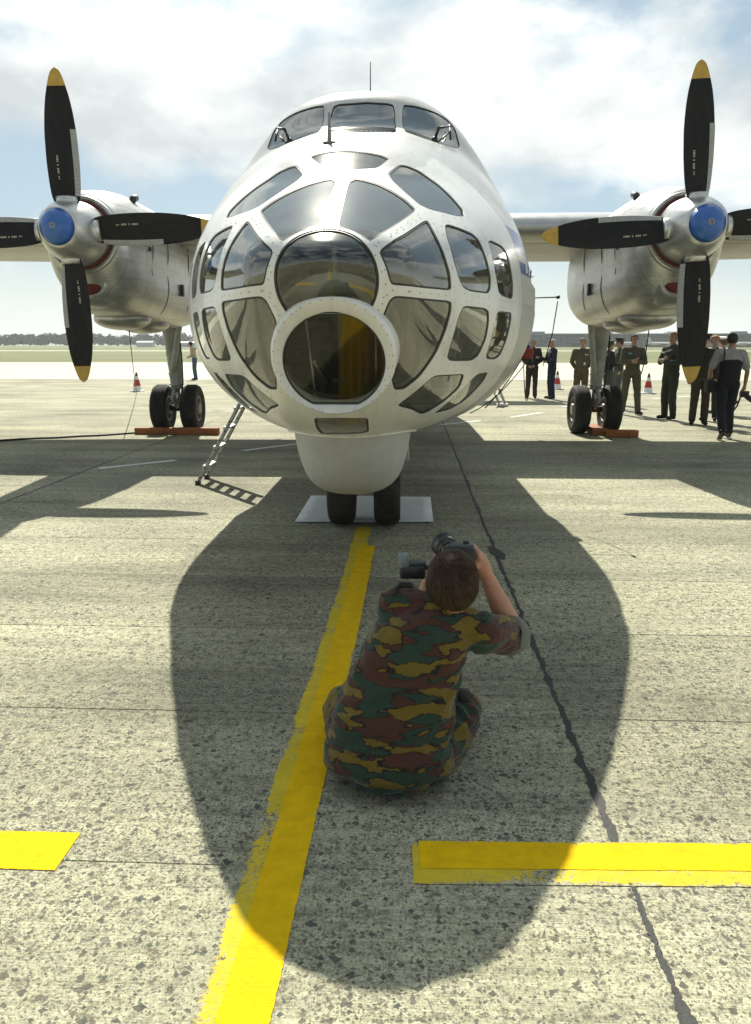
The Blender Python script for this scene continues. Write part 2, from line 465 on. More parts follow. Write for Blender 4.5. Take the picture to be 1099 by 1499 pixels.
# ragged strips: sealant and paint
def strip(name, cl, wl_, wr_, z, mat, step=0.012, jag=0.004, seed=0, parent=None, el=0.0, er=0.0):
    """cl: list of (x, y) centre points; left/right offsets per point; jagged edges"""
    cl = [Vector((p[0], p[1])) for p in cl]
    L = [0]
    for a, b_ in zip(cl, cl[1:]): L.append(L[-1] + (b_ - a).length)
    m = max(2, int(L[-1] / step))
    vs, fs = [], []
    for i in range(m + 1):
        s = L[-1] * i / m
        k = max(j for j in range(len(L)) if L[j] <= s + 1e-9); k = min(k, len(cl) - 2)
        t = (s - L[k]) / (L[k + 1] - L[k])
        p = cl[k].lerp(cl[k + 1], t); d = (cl[k + 1] - cl[k]).normalized(); nn = Vector((-d.y, d.x))
        ja = lambda o, sc: noise.noise(Vector((s * sc, o + seed * 7.3, 0.5)))
        a = wl_(s / L[-1]) + jag * (ja(1, 90) * .7 + 0.5 * ja(2, 6)) ; c = wr_(s / L[-1]) + jag * (ja(3, 90) * .7 + 0.5 * ja(4, 6))
        q = p + nn * a; w = p - nn * c
        W_ = (q - w).length; m_ = min(.022, W_ * .3) / max(W_, 1e-6)
        for f_ in (0, m_, .5, 1 - m_, 1):
            c_ = q.lerp(w, f_); vs.append((c_.x, c_.y, z))
        if i: fs += [(5 * i - 5 + j, 5 * i - 4 + j, 5 * i + 1 + j, 5 * i + j) for j in range(4)]
    o = mk(name, vs, fs, mat, parent, False)
    at_ = o.data.attributes.new('edge', 'FLOAT', 'POINT'); at_.data.foreach_set('value', [el, 1.0, 1.0, 1.0, er] * (len(vs) // 5))
    return o
def wob(seed, base, amp):
    return lambda t: max(0.003, base + amp * noise.noise(Vector((t * 26, seed, 1.0))) + amp * 1.1 * noise.noise(Vector((t * 170, seed, 2.0))))
tar = strip('tar_seam', [(0.70, -2.0), (0.695, 2.0), (0.70, 2.1), (0.695, 8.0), (0.71, 17)], wob(1, 0.013, 0.018), wob(2, 0.013, 0.018), 0.0025, M_TAR, 0.008, 0.011, 3)
tag(tar, 'black ragged tar seam running up the apron right of the photographer', 'tar seam', kind='structure')
tar2 = strip('tar_seam', [(-4.31, -2), (-4.29, 8), (-4.3, 17)], wob(4, 0.008, 0.008), wob(5, 0.01, 0.008), 0.0035, M_TAR, 0.03, 0.003, 4)
tag(tar2, 'thin dark seam in the concrete under the wing shadow at far left', 'tar seam', kind='structure')
patch = strip('tar_patch', [(0.66, 6.28), (0.72, 6.02), (0.74, 5.86)], lambda t: 0.045 * math.sin(math.pi * min(max(t, .02), .98)) + .004, lambda t: 0.05 * math.sin(math.pi * min(max(t, .02), .98)) + .004, 0.0045, M_TAR, 0.01, 0.012, 6)
tag(patch, 'black tar blob on the seam beside the camera', 'tar patch', kind='structure')

line_old = strip('yellow_guide_line', [(-0.43, -1.0), (-0.428, 1.6), (-0.388, 4.2), (-0.385, 6.95)], lambda t: 0.098, lambda t: 0.05, 0.002, M_YEL_OLD, 0.012, 0.005, 11)
tag(line_old, 'older pale yellow layer of the guide line leading to the nose wheels', 'guide line', kind='structure')
line_new = strip('yellow_guide_line', [(-0.43, -1.0), (-0.428, 1.6), (-0.388, 4.2), (-0.375, 6.25)], lambda t: 0.036, lambda t: 0.098, 0.0035, M_YEL, 0.010, 0.0035, 12, None, 1.0)
tag(line_new, 'fresh yellow layer of the guide line leading to the nose wheels', 'guide line', kind='structure')
bars = [('older pale lower edge of the yellow cross bar on the right', [(0.022, 2.215), (0.7, 2.235), (2.6, 2.30)], 0.098, 0.10, 0.0028, M_YEL_OLD, 13),
        ('fresh yellow cross bar on the right below the photographer', [(0.045, 2.222), (0.7, 2.242), (2.6, 2.307)], 0.104, 0.035, 0.0042, M_YEL, 14),
        ('short fresh yellow cross bar at the left picture edge', [(-2.6, 2.24), (-1.11, 2.226)], 0.095, 0.098, 0.003, M_YEL, 15)]
for lab, cl_, a, c_, z, mm, sd in bars:
    o = strip('yellow_cross_bar', cl_, lambda t, a=a: a, lambda t, c_=c_: c_, z, mm, 0.012, 0.0035, sd, None, 0.0, 1.0 if sd == 14 else 0.0)
    tag(o, lab, 'road marking', kind='structure')
for k, (a, c_) in enumerate((((145, 686), (257, 674)), ((355, 660), (434, 650)), ((645, 622), (703, 616)), ((748, 611), (793, 604)), ((955, 584), (1010, 580)), ((824, 596), (846, 593)))):
    A, Bp = ground(*a), ground(*c_)
    o = strip('white_dash', [A[:2], Bp[:2]], lambda t: 0.065, lambda t: 0.065, 0.0045, M_WPAINT, 0.05, 0.004, 20 + k)
    tag(o, ['white dash in the shadow of the left wing', 'white dash left of the chin fairing', 'white dash behind the fuselage shadow edge',
            'white dash in front of the two talking men', 'white dash beyond the traffic cone at right', 'short white dash left of the right main wheels'][k], 'road marking', kind='structure')
# faint older yellow square beside the tar blob
o = strip('faded_yellow_mark', [(0.33, 6.2), (0.55, 6.2)], lambda t: 0.17, lambda t: 0.2, 0.0042, paint_mat('faded_yellow', (0.42, 0.36, 0.06), 0.52), 0.02, 0.02, 31)
tag(o, 'faded yellow mark on the concrete left of the tar blob', 'road marking', kind='structure')
# white mat under the nose wheels
mat_pts = [ground(432, 766), ground(455, 728), ground(630, 730), ground(634, 766)]
mv = []
for j in range(9):
    for i in range(13):
        a, c_ = i / 12, j / 8
        p = (np.array(mat_pts[0]) * (1 - a) + np.array(mat_pts[3]) * a) * (1 - c_) + (np.array(mat_pts[1]) * (1 - a) + np.array(mat_pts[2]) * a) * c_
        mv.append((p[0], p[1], 0.012 + 0.004 * noise.noise(Vector((p[0] * 4, p[1] * 4, 0)))))
o = mk('white_mat', mv, [(j * 13 + i, j * 13 + i + 1, (j + 1) * 13 + i + 1, (j + 1) * 13 + i) for j in range(8) for i in range(12)],
       simple('white_board', (0.66, 0.69, 0.70), 0.6, var=0.05, scale=5, dirt=((0.42, 0.42, 0.40), 0.5)), None, True)
sm = o.modifiers.new('thick', 'SOLIDIFY'); sm.thickness = 0.008; sm.offset = 1
tag(o, 'flat white drip mat lying under the nose wheels', 'mat')

# ------------------------------------------------------------------ aircraft: shape of the hull
# aircraft coordinates: x to the side, y aft (world Y at the nose wheels = 7.03), z up
AX_Y = 7.03
AX_X = -0.39 - 0.009 * (AX_Y - 3.8)
plane = empty('aircraft', (AX_X, AX_Y, 0.0), 0.009)
tag(plane, 'white twin propeller survey aircraft with a glazed nose parked facing the viewer', 'aircraft')
cz, sz = math.cos(0.009), math.sin(0.009)
def to_ac(P):
    P = np.asarray(P, float)
    x, y = P[..., 0] - AX_X, P[..., 1] - AX_Y
    return np.stack([x * cz + y * sz, -x * sz + y * cz + AX_Y, P[..., 2]], -1)
def dir_ac(D):
    D = np.asarray(D, float)
    return np.stack([D[..., 0] * cz + D[..., 1] * sz, -D[..., 0] * sz + D[..., 1] * cz, D[..., 2]], -1)
def ac(name, verts, faces, mat, parent=plane, smooth=True, fm=None):
    V = np.asarray(verts, float).copy()
    V[:, 1] -= AX_Y
    return mk(name, V, faces, mat, parent, smooth, fm)
def acm(mb, name, mat, parent=plane, smooth=False, auto=None):
    mb.v = [(v[0], v[1] - AX_Y, v[2]) for v in mb.v]
    return mb.obj(name, mat, parent, smooth, auto)

def pchip(xk, yk, x):
    xk = np.asarray(xk, float); yk = np.asarray(yk, float)
    h = np.diff(xk); d = np.diff(yk) / h
    m = np.zeros_like(yk)
    s = d[:-1] + d[1:]
    m[1:-1] = np.where(d[:-1] * d[1:] > 0, 2 * d[:-1] * d[1:] / np.where(s == 0, 1, s), 0)
    m[0] = d[0]; m[-1] = d[-1]
    i = np.clip(np.searchsorted(xk, x) - 1, 0, len(h) - 1)
    t = np.clip((x - xk[i]) / h[i], 0, 1)
    return (2*t**3 - 3*t**2 + 1) * yk[i] + (t**3 - 2*t**2 + t) * h[i] * m[i] + (-2*t**3 + 3*t**2) * yk[i+1] + (t**3 - t**2) * h[i] * m[i+1]
YT = 3.60
KA = np.array([3.60, 3.70, 3.80, 3.95, 4.10, 4.6, 5.2, 5.8, 6.6, 7.6, 9.0])
QA = np.sqrt(KA - YT)
W_A = np.array([0, .25, .385, .475, .555, .79, 1.008, 1.195, 1.40, 1.475, 1.475])
T_A = np.array([2.02, 2.11, 2.165, 2.225, 2.285, 2.487, 2.72, 2.93, 3.11, 3.24, 3.345])
B_A = np.array([2.02, 1.80, 1.65, 1.46, 1.335, 1.125, 1.02, .965, .90, .86, .86])
KB = np.array([4.4, 4.9, 5.4, 6.2, 6.90, 7.02, 7.30, 7.42, 8.0, 9.5, 12.5])
W_B = np.array([.30, .52, .73, .954, 1.12, 1.14, 1.19, 1.205, 1.243, 1.243, 1.346])
T_B = np.array([2.28, 2.585, 2.87, 3.115, 3.34, 3.42, 3.735, 3.80, 3.862, 3.747, 3.504])
NA, NB = 2.24, 2.45
def sec(x, dz, w, h, n):
    return (np.abs(x / w)**n + np.abs(dz / h)**n)**(1 / n)
def F_A(x, y, z):
    q = np.sqrt(np.maximum(y - YT, 1e-6))
    w, T, B = (np.maximum(pchip(QA, a, q), 1e-3) if a is W_A else pchip(QA, a, q) for a in (W_A, T_A, B_A))
    zz = 2.0 + (1.904 - 2.0) * np.clip((y - YT) / 2, 0, 1)
    h = np.maximum(np.where(z > zz, T - zz, zz - B), 1e-3)
    f = (sec(x, z - zz, w, h, NA) - 1) * np.minimum(w, h)
    return np.where(y <= YT, (YT - y) + 0.02, f)
def F_B(x, y, z):
    yy = np.maximum(y, KB[0])
    w = pchip(KB, W_B, yy); T = pchip(KB, T_B, yy)
    h = np.where(z > 2.1, T - 2.1, 0.6)
    f = (sec(x, z - 2.1, w, h, NB) - 1) * np.minimum(w, h)
    return f + np.maximum(KB[0] - y, 0) * 2
def F(P):
    x, y, z = P[..., 0], P[..., 1], P[..., 2]
    a, b = F_A(x, y, z), F_B(x, y, z)
    s_ = np.clip((y - 5.3) / 1.6, 0, 1); k = 0.05 + 0.34 * s_ * s_ * (3 - 2 * s_)
    h = np.clip(0.5 + 0.5 * (b - a) / k, 0, 1)
    return b * (1 - h) + a * h - k * h * (1 - h)
HC = np.array([0.0, 7.2, 1.95])
def solve(O, D, t0, t1, n=140):
    """first crossing of F = 0 along O + t D, vectorised; D (m,3)"""
    D = np.atleast_2d(D); O = np.broadcast_to(O, D.shape)
    ts = np.linspace(t0, t1, n)
    f0 = F(O + D * t0); s0 = np.sign(f0)
    lo = np.full(len(D), np.nan); hi = np.full(len(D), np.nan)
    prev = f0
    for a, b_ in zip(ts[:-1], ts[1:]):
        f = F(O + D * b_)
        hit = np.isnan(lo) & (np.sign(f) != s0)
        lo[hit] = a; hi[hit] = b_
    ok = ~np.isnan(lo)
    for _ in range(30):
        mid = (lo + hi) / 2
        f = F(O + D * np.nan_to_num(mid)[:, None])
        same = np.sign(f) == s0
        lo = np.where(same, mid, lo); hi = np.where(same, hi, mid)
    return (lo + hi) / 2, ok
def normal(P, e=0.004):
    g = np.stack([F(P + d) - F(P - d) for d in (np.array([e, 0, 0]), np.array([0, e, 0]), np.array([0, 0, e]))], -1)
    return g / np.maximum(np.linalg.norm(g, axis=-1, keepdims=True), 1e-9)
def dom2dir(p):
    p = np.asarray(p, float); a = np.linalg.norm(p, axis=-1); u = p / np.maximum(a, 1e-9)[..., None]
    return np.stack([np.sin(a) * u[..., 0], -np.cos(a), np.sin(a) * u[..., 1]], -1)
def dir2dom(d):
    d = d / np.linalg.norm(d, axis=-1, keepdims=True)
    a = np.arccos(np.clip(-d[..., 1], -1, 1)); r = np.hypot(d[..., 0], d[..., 2]); r = np.maximum(r, 1e-9)
    return np.stack([a * d[..., 0] / r, a * d[..., 2] / r], -1)
def hull(p):
    D = dom2dir(p)
    t, ok = solve(HC, D, 0.05, 5.0)
    return HC + D * np.nan_to_num(t, nan=1.0)[:, None]
def px_on_hull(pts):
    """photo pixels -> points on the hull (aircraft coordinates)"""
    O = to_ac(cO); D = np.array([dir_ac(ray(*q)) for q in pts])
    t, ok = solve(O, D, 2.5, 9.5, 700)
    if not ok.all(): print('MISS', [q for q, o in zip(pts, ok) if not o])
    return (O + D * t[:, None])[ok]
def chaikin(p, k=2):
    p = np.asarray(p, float)
    for _ in range(k):
        q = np.roll(p, -1, 0)
        p = np.stack([p * .86 + q * .14, p * .14 + q * .86], 1).reshape(-1, 2)
    return p
def resamp(p, h):
    out = []
    for a, b_ in zip(p, np.roll(p, -1, 0)):
        m = max(1, int(round(np.linalg.norm(b_ - a) / h)))
        for i in range(m): out.append(a + (b_ - a) * i / m)
    out = np.array(out)
    keep = np.linalg.norm(out - np.roll(out, 1, 0), axis=1) > 0.0012
    return out[keep]
def inside(poly, q):
    x, y = q[:, 0], q[:, 1]; r = np.zeros(len(q), bool)
    for (ax_, ay), (bx, by) in zip(poly, np.roll(poly, -1, 0)):
        c = ((ay > y) != (by > y))
        with np.errstate(divide='ignore', invalid='ignore'):
            r ^= c & (x < (bx - ax_) * (y - ay) / (by - ay) + ax_)
    return r

PANE_PX = {   # outlines traced on the image-right half of the nose; the left half is the mirror
 'B': [(500,266),(517,261),(530,262.6),(552,269),(574,280),(592,292),(607.5,307),(590,320),(565,336),(539,353.5),(528,347),(512,339),(491,333),(488.6,327)],
 'D': [(553.3,369.5),(557,363),(590,342),(617.2,324),(623.4,322.8),(635.6,345),(648,372),(656.5,401.5),(658.3,424),(616,420),(573,415.7),(569,412.5),(562,389)],
 'E': [(650.4,330.2),(655.3,328.5),(672.5,334),(689.7,341.3),(699.5,350),(710.6,377),(717.2,404),(717,421),(713,428.5),(687,425),(677.4,420),(671.3,408.8),(662.7,381.8),(652.8,347.4)],
 'Fp': [(714,354.8),(718,352),(734,359.7),(741.3,369.5),(747.5,391.6),(750.6,416),(750,433.4),(747.5,437),(734,432),(729,426),(724,396.5)],
 'C': [(566,254),(584,241.5),(594,242.5),(613.5,250.4),(638,267.5),(662.7,291),(675,305.6),(676.7,315),(662.7,314),(628,305.6),(611,298),(591,281),(573,265)],
 'G': [(566.8,441.8),(575.5,435),(615,438.5),(657.8,442),(657.8,456.5),(650.4,483.5),(635.6,518),(611,552.3),(589,569.5),(575.5,570),(572,560),(570,547),(571,522),(564,496),(554,473)],
 'H': [(677.4,448.4),(709.3,452),(714.3,456.5),(714.7,471),(710.6,495.8),(699.5,520.4),(689.7,527.8),(657.8,528),(653.6,522.8),(657.8,505.6),(670,463.9)],
 'I': [(726.5,460),(730,456.5),(747.5,458),(748,467.6),(741,498),(731.5,520.4),(724,525.8),(711.8,525.3),(711.3,518),(719,491)],
 'J': [(582,592.8),(587.7,588),(628.3,554.8),(638,550.4),(675,548.6),(676.7,552.3),(670,569.5),(648,589),(623.4,605),(614.8,607),(601,600),(584,595.8)],
 'K': [(634,606),(640,601),(667.6,577),(697,548.4),(713,546),(706,559.7),(677.4,589),(657.8,600.2)],
 'R': [(590,153.7),(592.8,191),(595.5,193.7),(622.8,203.7),(674,217),(665,187),(654,174),(622.8,159.5),(604.6,155)],
}
CENTRE_PX = {
 'A': [(442,232),(455,226.5),(471.5,222.5),(501,220),(531,222.5),(549,226.5),(560,231.4),(545,243),(537,246),(501,249.5),(465,246.5),(457,244)],
 'L': [(460.4,613.8),(464,611.8),(500,611.5),(536,611.8),(540,613),(541,632),(530,635.5),(500,636.5),(471.5,636),(465,630)],
 'M': [(486,155),(495,151.5),(534,148.5),(565,150.5),(574,153),(577,165),(580,190),(577,194),(530,194.5),(490,194),(475,193),(479,178)],
}
RING_C = np.array([0.02, 3.80, 1.575]); RING_T = math.radians(21)
RN = np.array([0, -math.cos(RING_T), -math.sin(RING_T)]); RU = np.array([0, -math.sin(RING_T), math.cos(RING_T)])
def ringpt(u, v, d=0.0):
    return RING_C + np.array([1.0, 0, 0]) * u + RU * v + RN * d
def seg_side(x, y0, z): pass
DX = 0.0105 - dir2dom(px_on_hull([(488.6, 327)]) - HC)[0, 0]
print('DX', DX, 'seam y', px_on_hull([(752, 345), (757, 380), (757, 440), (748, 500), (720, 545)])[:, 1])
panes = []      # (name, polygon in the domain, kind)
for k, q in PANE_PX.items():
    P = px_on_hull(q)
    d = dir2dom(P - HC)
    if k != 'R': d = d + np.array([DX, 0])
    if k == 'B': d[:, 0] = np.maximum(d[:, 0], 0.0112)
    cc_ = d.mean(0); d = cc_ + (d - cc_) * (1.03 if k != 'B' else 1.0)
    rd = chaikin(d, 2)
    panes.append((k, rd)); panes.append((k + 'm', rd[::-1] * np.array([-1, 1])))
for k, q in CENTRE_PX.items():
    P = px_on_hull(q); d = dir2dom(P - HC)
    c_off = d[:, 0].min() / 2 + d[:, 0].max() / 2
    d[:, 0] -= c_off
    d = (d + (d * np.array([-1, 1]))[::-1]) / 2 if False else d
    panes.append((k, chaikin(d, 2)))
a_ = np.linspace(math.radians(-38), math.radians(218), 60)
top_c = px_on_hull([(478.5, 421)])[0]
cir = np.array([(0.243 * math.cos(t), 0.238 * math.sin(t)) for t in a_])
cir = np.array([(u, v) for u, v in cir])
O_pts = np.array([[u, 3.72, 1.92 + v] for u, v in cir])
Pd = np.array([[0, 1.0, 0]] * len(O_pts)); tt, ok = solve(O_pts * np.array([1, 0, 1]) + np.array([0, 3.3, 0]), Pd, 0.0, 2.0, 200)
O_hull = O_pts * np.array([1, 0, 1]) + np.array([0, 3.3, 0]) + Pd * tt[:, None]
panes.append(('O', dir2dom(O_hull - HC)))
# side windows of the flight deck, further round than the windscreen
for sgn in (1, -1):
    q = np.array([[.98, 7.36, 3.36], [1.02, 7.36, 3.58], [.98, 7.9, 3.66], [1.1, 8.05, 3.4], [1.2, 7.9, 3.34]])
    d = dir2dom((q - HC) * np.array([sgn, 1, 1]))
    panes.append(('S', chaikin(d, 2)))
ring_hole = dir2dom(np.array([ringpt(0.285 * math.cos(t), 0.285 * math.sin(t)) for t in np.linspace(0, 2 * math.pi, 72, endpoint=False)]) - HC)

AMAX = math.radians(140)
rng = np.random.default_rng(3)
pts2 = []
def hexgrid(h, r0, r1):
    out = []
    ny = int(r1 / (h * .866)) + 1
    for j in range(-ny, ny + 1):
        xs = np.arange(-r1, r1 + h, h) + (h / 2 if j % 2 else 0)
        out.append(np.stack([xs, np.full_like(xs, j * h * .866)], -1))
    o = np.concatenate(out); r = np.linalg.norm(o, axis=1)
    return o[(r >= r0) & (r < r1)]
grid = np.concatenate([hexgrid(0.0165, 0, 1.0), hexgrid(0.03, 1.0, AMAX - 0.02)])
polys = [resamp(p, 0.014 if np.linalg.norm(p.mean(0)) < 1.0 else 0.024) for _, p in panes] + [resamp(ring_hole, 0.012)]
NB_ = 180
bth = np.linspace(0, 2 * math.pi, NB_, endpoint=False)
bnd = np.stack([np.cos(bth), np.sin(bth)], -1) * AMAX
allb = np.concatenate(polys)
keep = np.ones(len(grid), bool)
for i in range(0, len(grid), 2000):
    g_ = grid[i:i + 2000]
    d2 = ((g_[:, None, :] - allb[None]) ** 2).sum(-1).min(1)
    keep[i:i + 2000] = d2 > (0.0065 ** 2)
grid = grid[keep]
V2 = [bnd]; E2 = [(i, (i + 1) % NB_) for i in range(NB_)]; off = NB_
for p in polys:
    V2.append(p); E2 += [(off + i, off + (i + 1) % len(p)) for i in range(len(p))]; off += len(p)
V2.append(grid)
V2 = np.concatenate(V2)
ov, oe, of, *_ = delaunay_2d_cdt([Vector(v) for v in V2], E2, [], 0, 1e-6)
ov = np.array([(v[0], v[1]) for v in ov]); of = np.array([f[:3] for f in of])
HP = hull(ov); HN = normal(HP)
cen2 = ov[of].mean(1); cenP = HP[of].mean(1)
# which piece every triangle belongs to
who = np.full(len(of), -1)
for i, p in enumerate(polys[:-1]): who[inside(p, cen2)] = i
who[inside(polys[-1], cen2)] = 999
fa = F_A(cenP[:, 0], cenP[:, 1], cenP[:, 2]); fb = F_B(cenP[:, 0], cenP[:, 1], cenP[:, 2])
is_nose = (cenP[:, 1] < 5.84) & (fa < fb + 0.02)

# ------------------------------------------------------------------ aircraft: materials
def hull_mat(name='aircraft_white_paint', k=1.0, rivets=False):
    m, n, l, b = new_mat(name)
    tc = n.new('ShaderNodeTexCoord'); o = tc.outputs['Object']
    sx = n.new('ShaderNodeSeparateXYZ'); l.new(o, sx.inputs[0])
    z, y = sx.outputs['Z'], sx.outputs['Y']
    nz = nnode(n, 'ShaderNodeTexNoise', Scale=3.0, Detail=7, Roughness=0.65); l.new(o, nz.inputs['Vector'])
    r = ramp(n, [(0.3, (0.70 * k, 0.70 * k, 0.66 * k)), (0.7, (0.80 * k, 0.80 * k, 0.77 * k))]); l.new(nz.outputs['Fac'], r.inputs['Fac'])
    mp = n.new('ShaderNodeMapping'); mp.inputs['Scale'].default_value = (7, 1.2, 1.2); l.new(o, mp.inputs['Vector'])
    st = nnode(n, 'ShaderNodeTexNoise', Scale=2.5, Detail=8, Roughness=0.7); l.new(mp.outputs['Vector'], st.inputs['Vector'])
    sr = ramp(n, [(0.5, (1, 1, 1)), (0.8, (0.80, 0.78, 0.71))]); l.new(st.outputs['Fac'], sr.inputs['Fac'])
    c = mixc(n, l, 1.0, r.outputs['Color'], sr.outputs['Color'], 'MULTIPLY')
    if rivets:
        def rows(a, step, w):
            t = math_n(n, l, 'FRACT', math_n(n, l, 'DIVIDE', a, step))
            return math_n(n, l, 'LESS_THAN', math_n(n, l, 'ABSOLUTE', math_n(n, l, 'SUBTRACT', t, 0.5)), w)
        xz = math_n(n, l, 'ADD', sx.outputs['X'], math_n(n, l, 'MULTIPLY', z, 1.6))
        dots = math_n(n, l, 'MULTIPLY', rows(y, 0.165, 0.022), rows(xz, 0.042, 0.13))
        c = mixc(n, l, math_n(n, l, 'MULTIPLY', dots, 0.55), c, (0.22, 0.22, 0.20))
    aft = math_n(n, l, 'GREATER_THAN', y, 5.88 - AX_Y)
    def band(z0, z1):
        return math_n(n, l, 'MULTIPLY', aft, math_n(n, l, 'MULTIPLY', math_n(n, l, 'GREATER_THAN', z, z0), math_n(n, l, 'LESS_THAN', z, z1)))
    c = mixc(n, l, band(-1, 1.93), c, (0.40, 0.41, 0.40))
    c = mixc(n, l, band(2.29, 2.47), c, (0.03, 0.07, 0.30))
    c = mixc(n, l, band(2.135, 2.225), c, (0.03, 0.07, 0.30))
    l.new(c, b.inputs['Base Color'])
    b.inputs['Roughness'].default_value = 0.32
    b.inputs['Coat Weight'].default_value = 0.25
    b.inputs['Coat Roughness'].default_value = 0.12
    # rivet rows and waviness of the skin
    wv = nnode(n, 'ShaderNodeTexNoise', Scale=5.0, Detail=2); l.new(o, wv.inputs['Vector'])
    bp = nnode(n, 'ShaderNodeBump', Strength=0.10, Distance=0.02); l.new(wv.outputs['Fac'], bp.inputs['Height'])
    l.new(bp.outputs['Normal'], b.inputs['Normal'])
    return m
M_HULL = hull_mat()
M_HULL2 = hull_mat('aircraft_dull_white_paint', 0.74, True)
M_INNER = simple('cabin_lining', (0.14, 0.115, 0.07), 0.8, var=0.3, scale=8)
M_GASKET = simple('window_seal', (0.03, 0.032, 0.03), 0.6, var=0.2)
M_RIVET = simple('rivet_heads', (0.40, 0.41, 0.38), 0.5, var=0.2)
def glass_mat(name, tint, ior=1.75, rough=0.0, body=0.0, body_col=(0.3, 0.28, 0.22)):
    m, n, l, b = new_mat(name)
    out = n['Material Output']; n.remove(b)
    tr = n.new('ShaderNodeBsdfTransparent'); tr.inputs['Color'].default_value = (*tint, 1)
    gl = n.new('ShaderNodeBsdfGlossy'); gl.inputs['Roughness'].default_value = rough; gl.inputs['Color'].default_value = (0.95, 0.97, 0.95, 1)
    tc = n.new('ShaderNodeTexCoord')
    nz = nnode(n, 'ShaderNodeTexNoise', Scale=4.0, Detail=3); l.new(tc.outputs['Object'], nz.inputs['Vector'])
    bp = nnode(n, 'ShaderNodeBump', Strength=0.05, Distance=0.02); l.new(nz.outputs['Fac'], bp.inputs['Height'])
    l.new(bp.outputs['Normal'], gl.inputs['Normal'])
    fr = n.new('ShaderNodeFresnel'); fr.inputs['IOR'].default_value = ior; l.new(bp.outputs['Normal'], fr.inputs['Normal'])
    mx = n.new('ShaderNodeMixShader'); l.new(fr.outputs[0], mx.inputs['Fac'])
    g2 = n.new('ShaderNodeBsdfGlossy'); g2.inputs['Roughness'].default_value = 0.2; g2.inputs['Color'].default_value = (1, 1, .96, 1)
    gm_ = n.new('ShaderNodeMixShader'); gm_.inputs['Fac'].default_value = 0.08 if body else 0.05
    l.new(gl.outputs[0], gm_.inputs[1]); l.new(g2.outputs[0], gm_.inputs[2])
    src = tr.outputs[0]
    if body:
        df = n.new('ShaderNodeBsdfDiffuse'); df.inputs['Color'].default_value = (*body_col, 1)
        dn = nnode(n, 'ShaderNodeTexNoise', Scale=9.0, Detail=8, Roughness=0.75); l.new(tc.outputs['Object'], dn.inputs['Vector'])
        rr = ramp(n, [(0.35, (body * 0.5,) * 3), (0.75, (min(1, body * 1.6),) * 3)]); l.new(dn.outputs['Fac'], rr.inputs['Fac'])
        m2 = n.new('ShaderNodeMixShader'); l.new(rr.outputs['Color'], m2.inputs['Fac']); l.new(src, m2.inputs[1]); l.new(df.outputs[0], m2.inputs[2]); src = m2.outputs[0]
    l.new(src, mx.inputs[1]); l.new(gm_.outputs[0], mx.inputs[2])
    l.new(mx.outputs[0], out.inputs['Surface'])
    return m
M_GLASS = glass_mat('nose_glazing', (0.72, 0.70, 0.60), 2.4, 0.01, 0.09, (0.52, 0.47, 0.36))
M_OGLASS = glass_mat('upper_sighting_glass', (0.72, 0.72, 0.64), 1.9, 0.01, 0.03, (0.42, 0.40, 0.33))
M_FLATGLASS = glass_mat('flat_sighting_glass', (0.80, 0.78, 0.66), 1.45, 0.0, 0.01)
M_WSGLASS = glass_mat('windscreen_glass', (0.40, 0.52, 0.58), 3.4, 0.01)
M_FROST = glass_mat('frosted_glass', (0.3, 0.3, 0.27), 1.45, 0.2, 0.75, (0.28, 0.26, 0.21))

# ------------------------------------------------------------------ aircraft: hull pieces
def piece(name, sel, mat, shift=0.0, parent=plane):
    f = of[sel]; used, inv = np.unique(f, return_inverse=True)
    P = HP[used] - HN[used] * shift
    o = ac(name, P, inv.reshape(-1, 3), mat, parent)
    me = o.data
    # make faces look outwards, keep the true surface normals
    fn = np.zeros(len(me.polygons) * 3); me.polygons.foreach_get('normal', fn)
    fn = fn.reshape(-1, 3)
    if (fn * HN[f].mean(1)).sum(1).mean() < 0: me.flip_normals()
    me.normals_split_custom_set_from_vertices([tuple(v) for v in HN[used]])
    return o
nose = piece('nose_frame', (who == -1) & is_nose, M_HULL)
fus = piece('fuselage', (who == -1) & ~is_nose, M_HULL2)
# rest of the tube, joined on at the edge of the nose patch
bp_ = hull(bnd); th0 = np.arctan2(bp_[:, 2] - 1.95, bp_[:, 0])
rings = [bp_]
for yy, wv, zt, zb in ((9.6, 1.45, 3.58, .93), (10.4, 1.45, 3.53, .94), (12.6, 1.45, 3.5, .94), (16.5, 1.45, 3.48, .95), (19.0, 1.40, 3.46, 1.1), (22.0, 1.1, 3.40, 1.7), (25.0, .62, 3.25, 2.25), (27.6, .18, 3.0, 2.6)):
    ct, st = np.cos(th0), np.sin(th0); zc_ = 2.0 if yy < 17 else (zt + zb) / 2; e_ = 2 / 2.24
    X = wv * np.sign(ct) * np.abs(ct) ** e_
    Z = zc_ + np.where(st > 0, zt - zc_, zc_ - zb) * np.sign(st) * np.abs(st) ** e_
    rings.append(np.stack([X, np.full(NB_, yy), Z], -1))
rear = MB().loft(rings, cap=False)
acm(rear, 'rear_fuselage', M_HULL2, smooth=True)
fin = MB()
def foil(c, span_ax, chord, th, n=12):
    pts_ = []
    for k in range(2 * n):
        t = k / n if k < n else 2 - k / n
        xx = t; yt = 5 * th * (0.2969 * math.sqrt(xx) - 0.126 * xx - 0.3516 * xx**2 + 0.2843 * xx**3 - 0.1015 * xx**4)
        pts_.append((xx * chord, (yt if k < n else -yt) * chord))
    return pts_
fin.loft([[(t, 22.6 + s, 3.3) for s, t in foil(0, 0, 4.6, .11)], [(t, 25.4 + s, 8.2) for s, t in foil(0, 0, 1.9, .10)]])
acm(fin, 'tail_fin', M_HULL, smooth=False, auto=35)
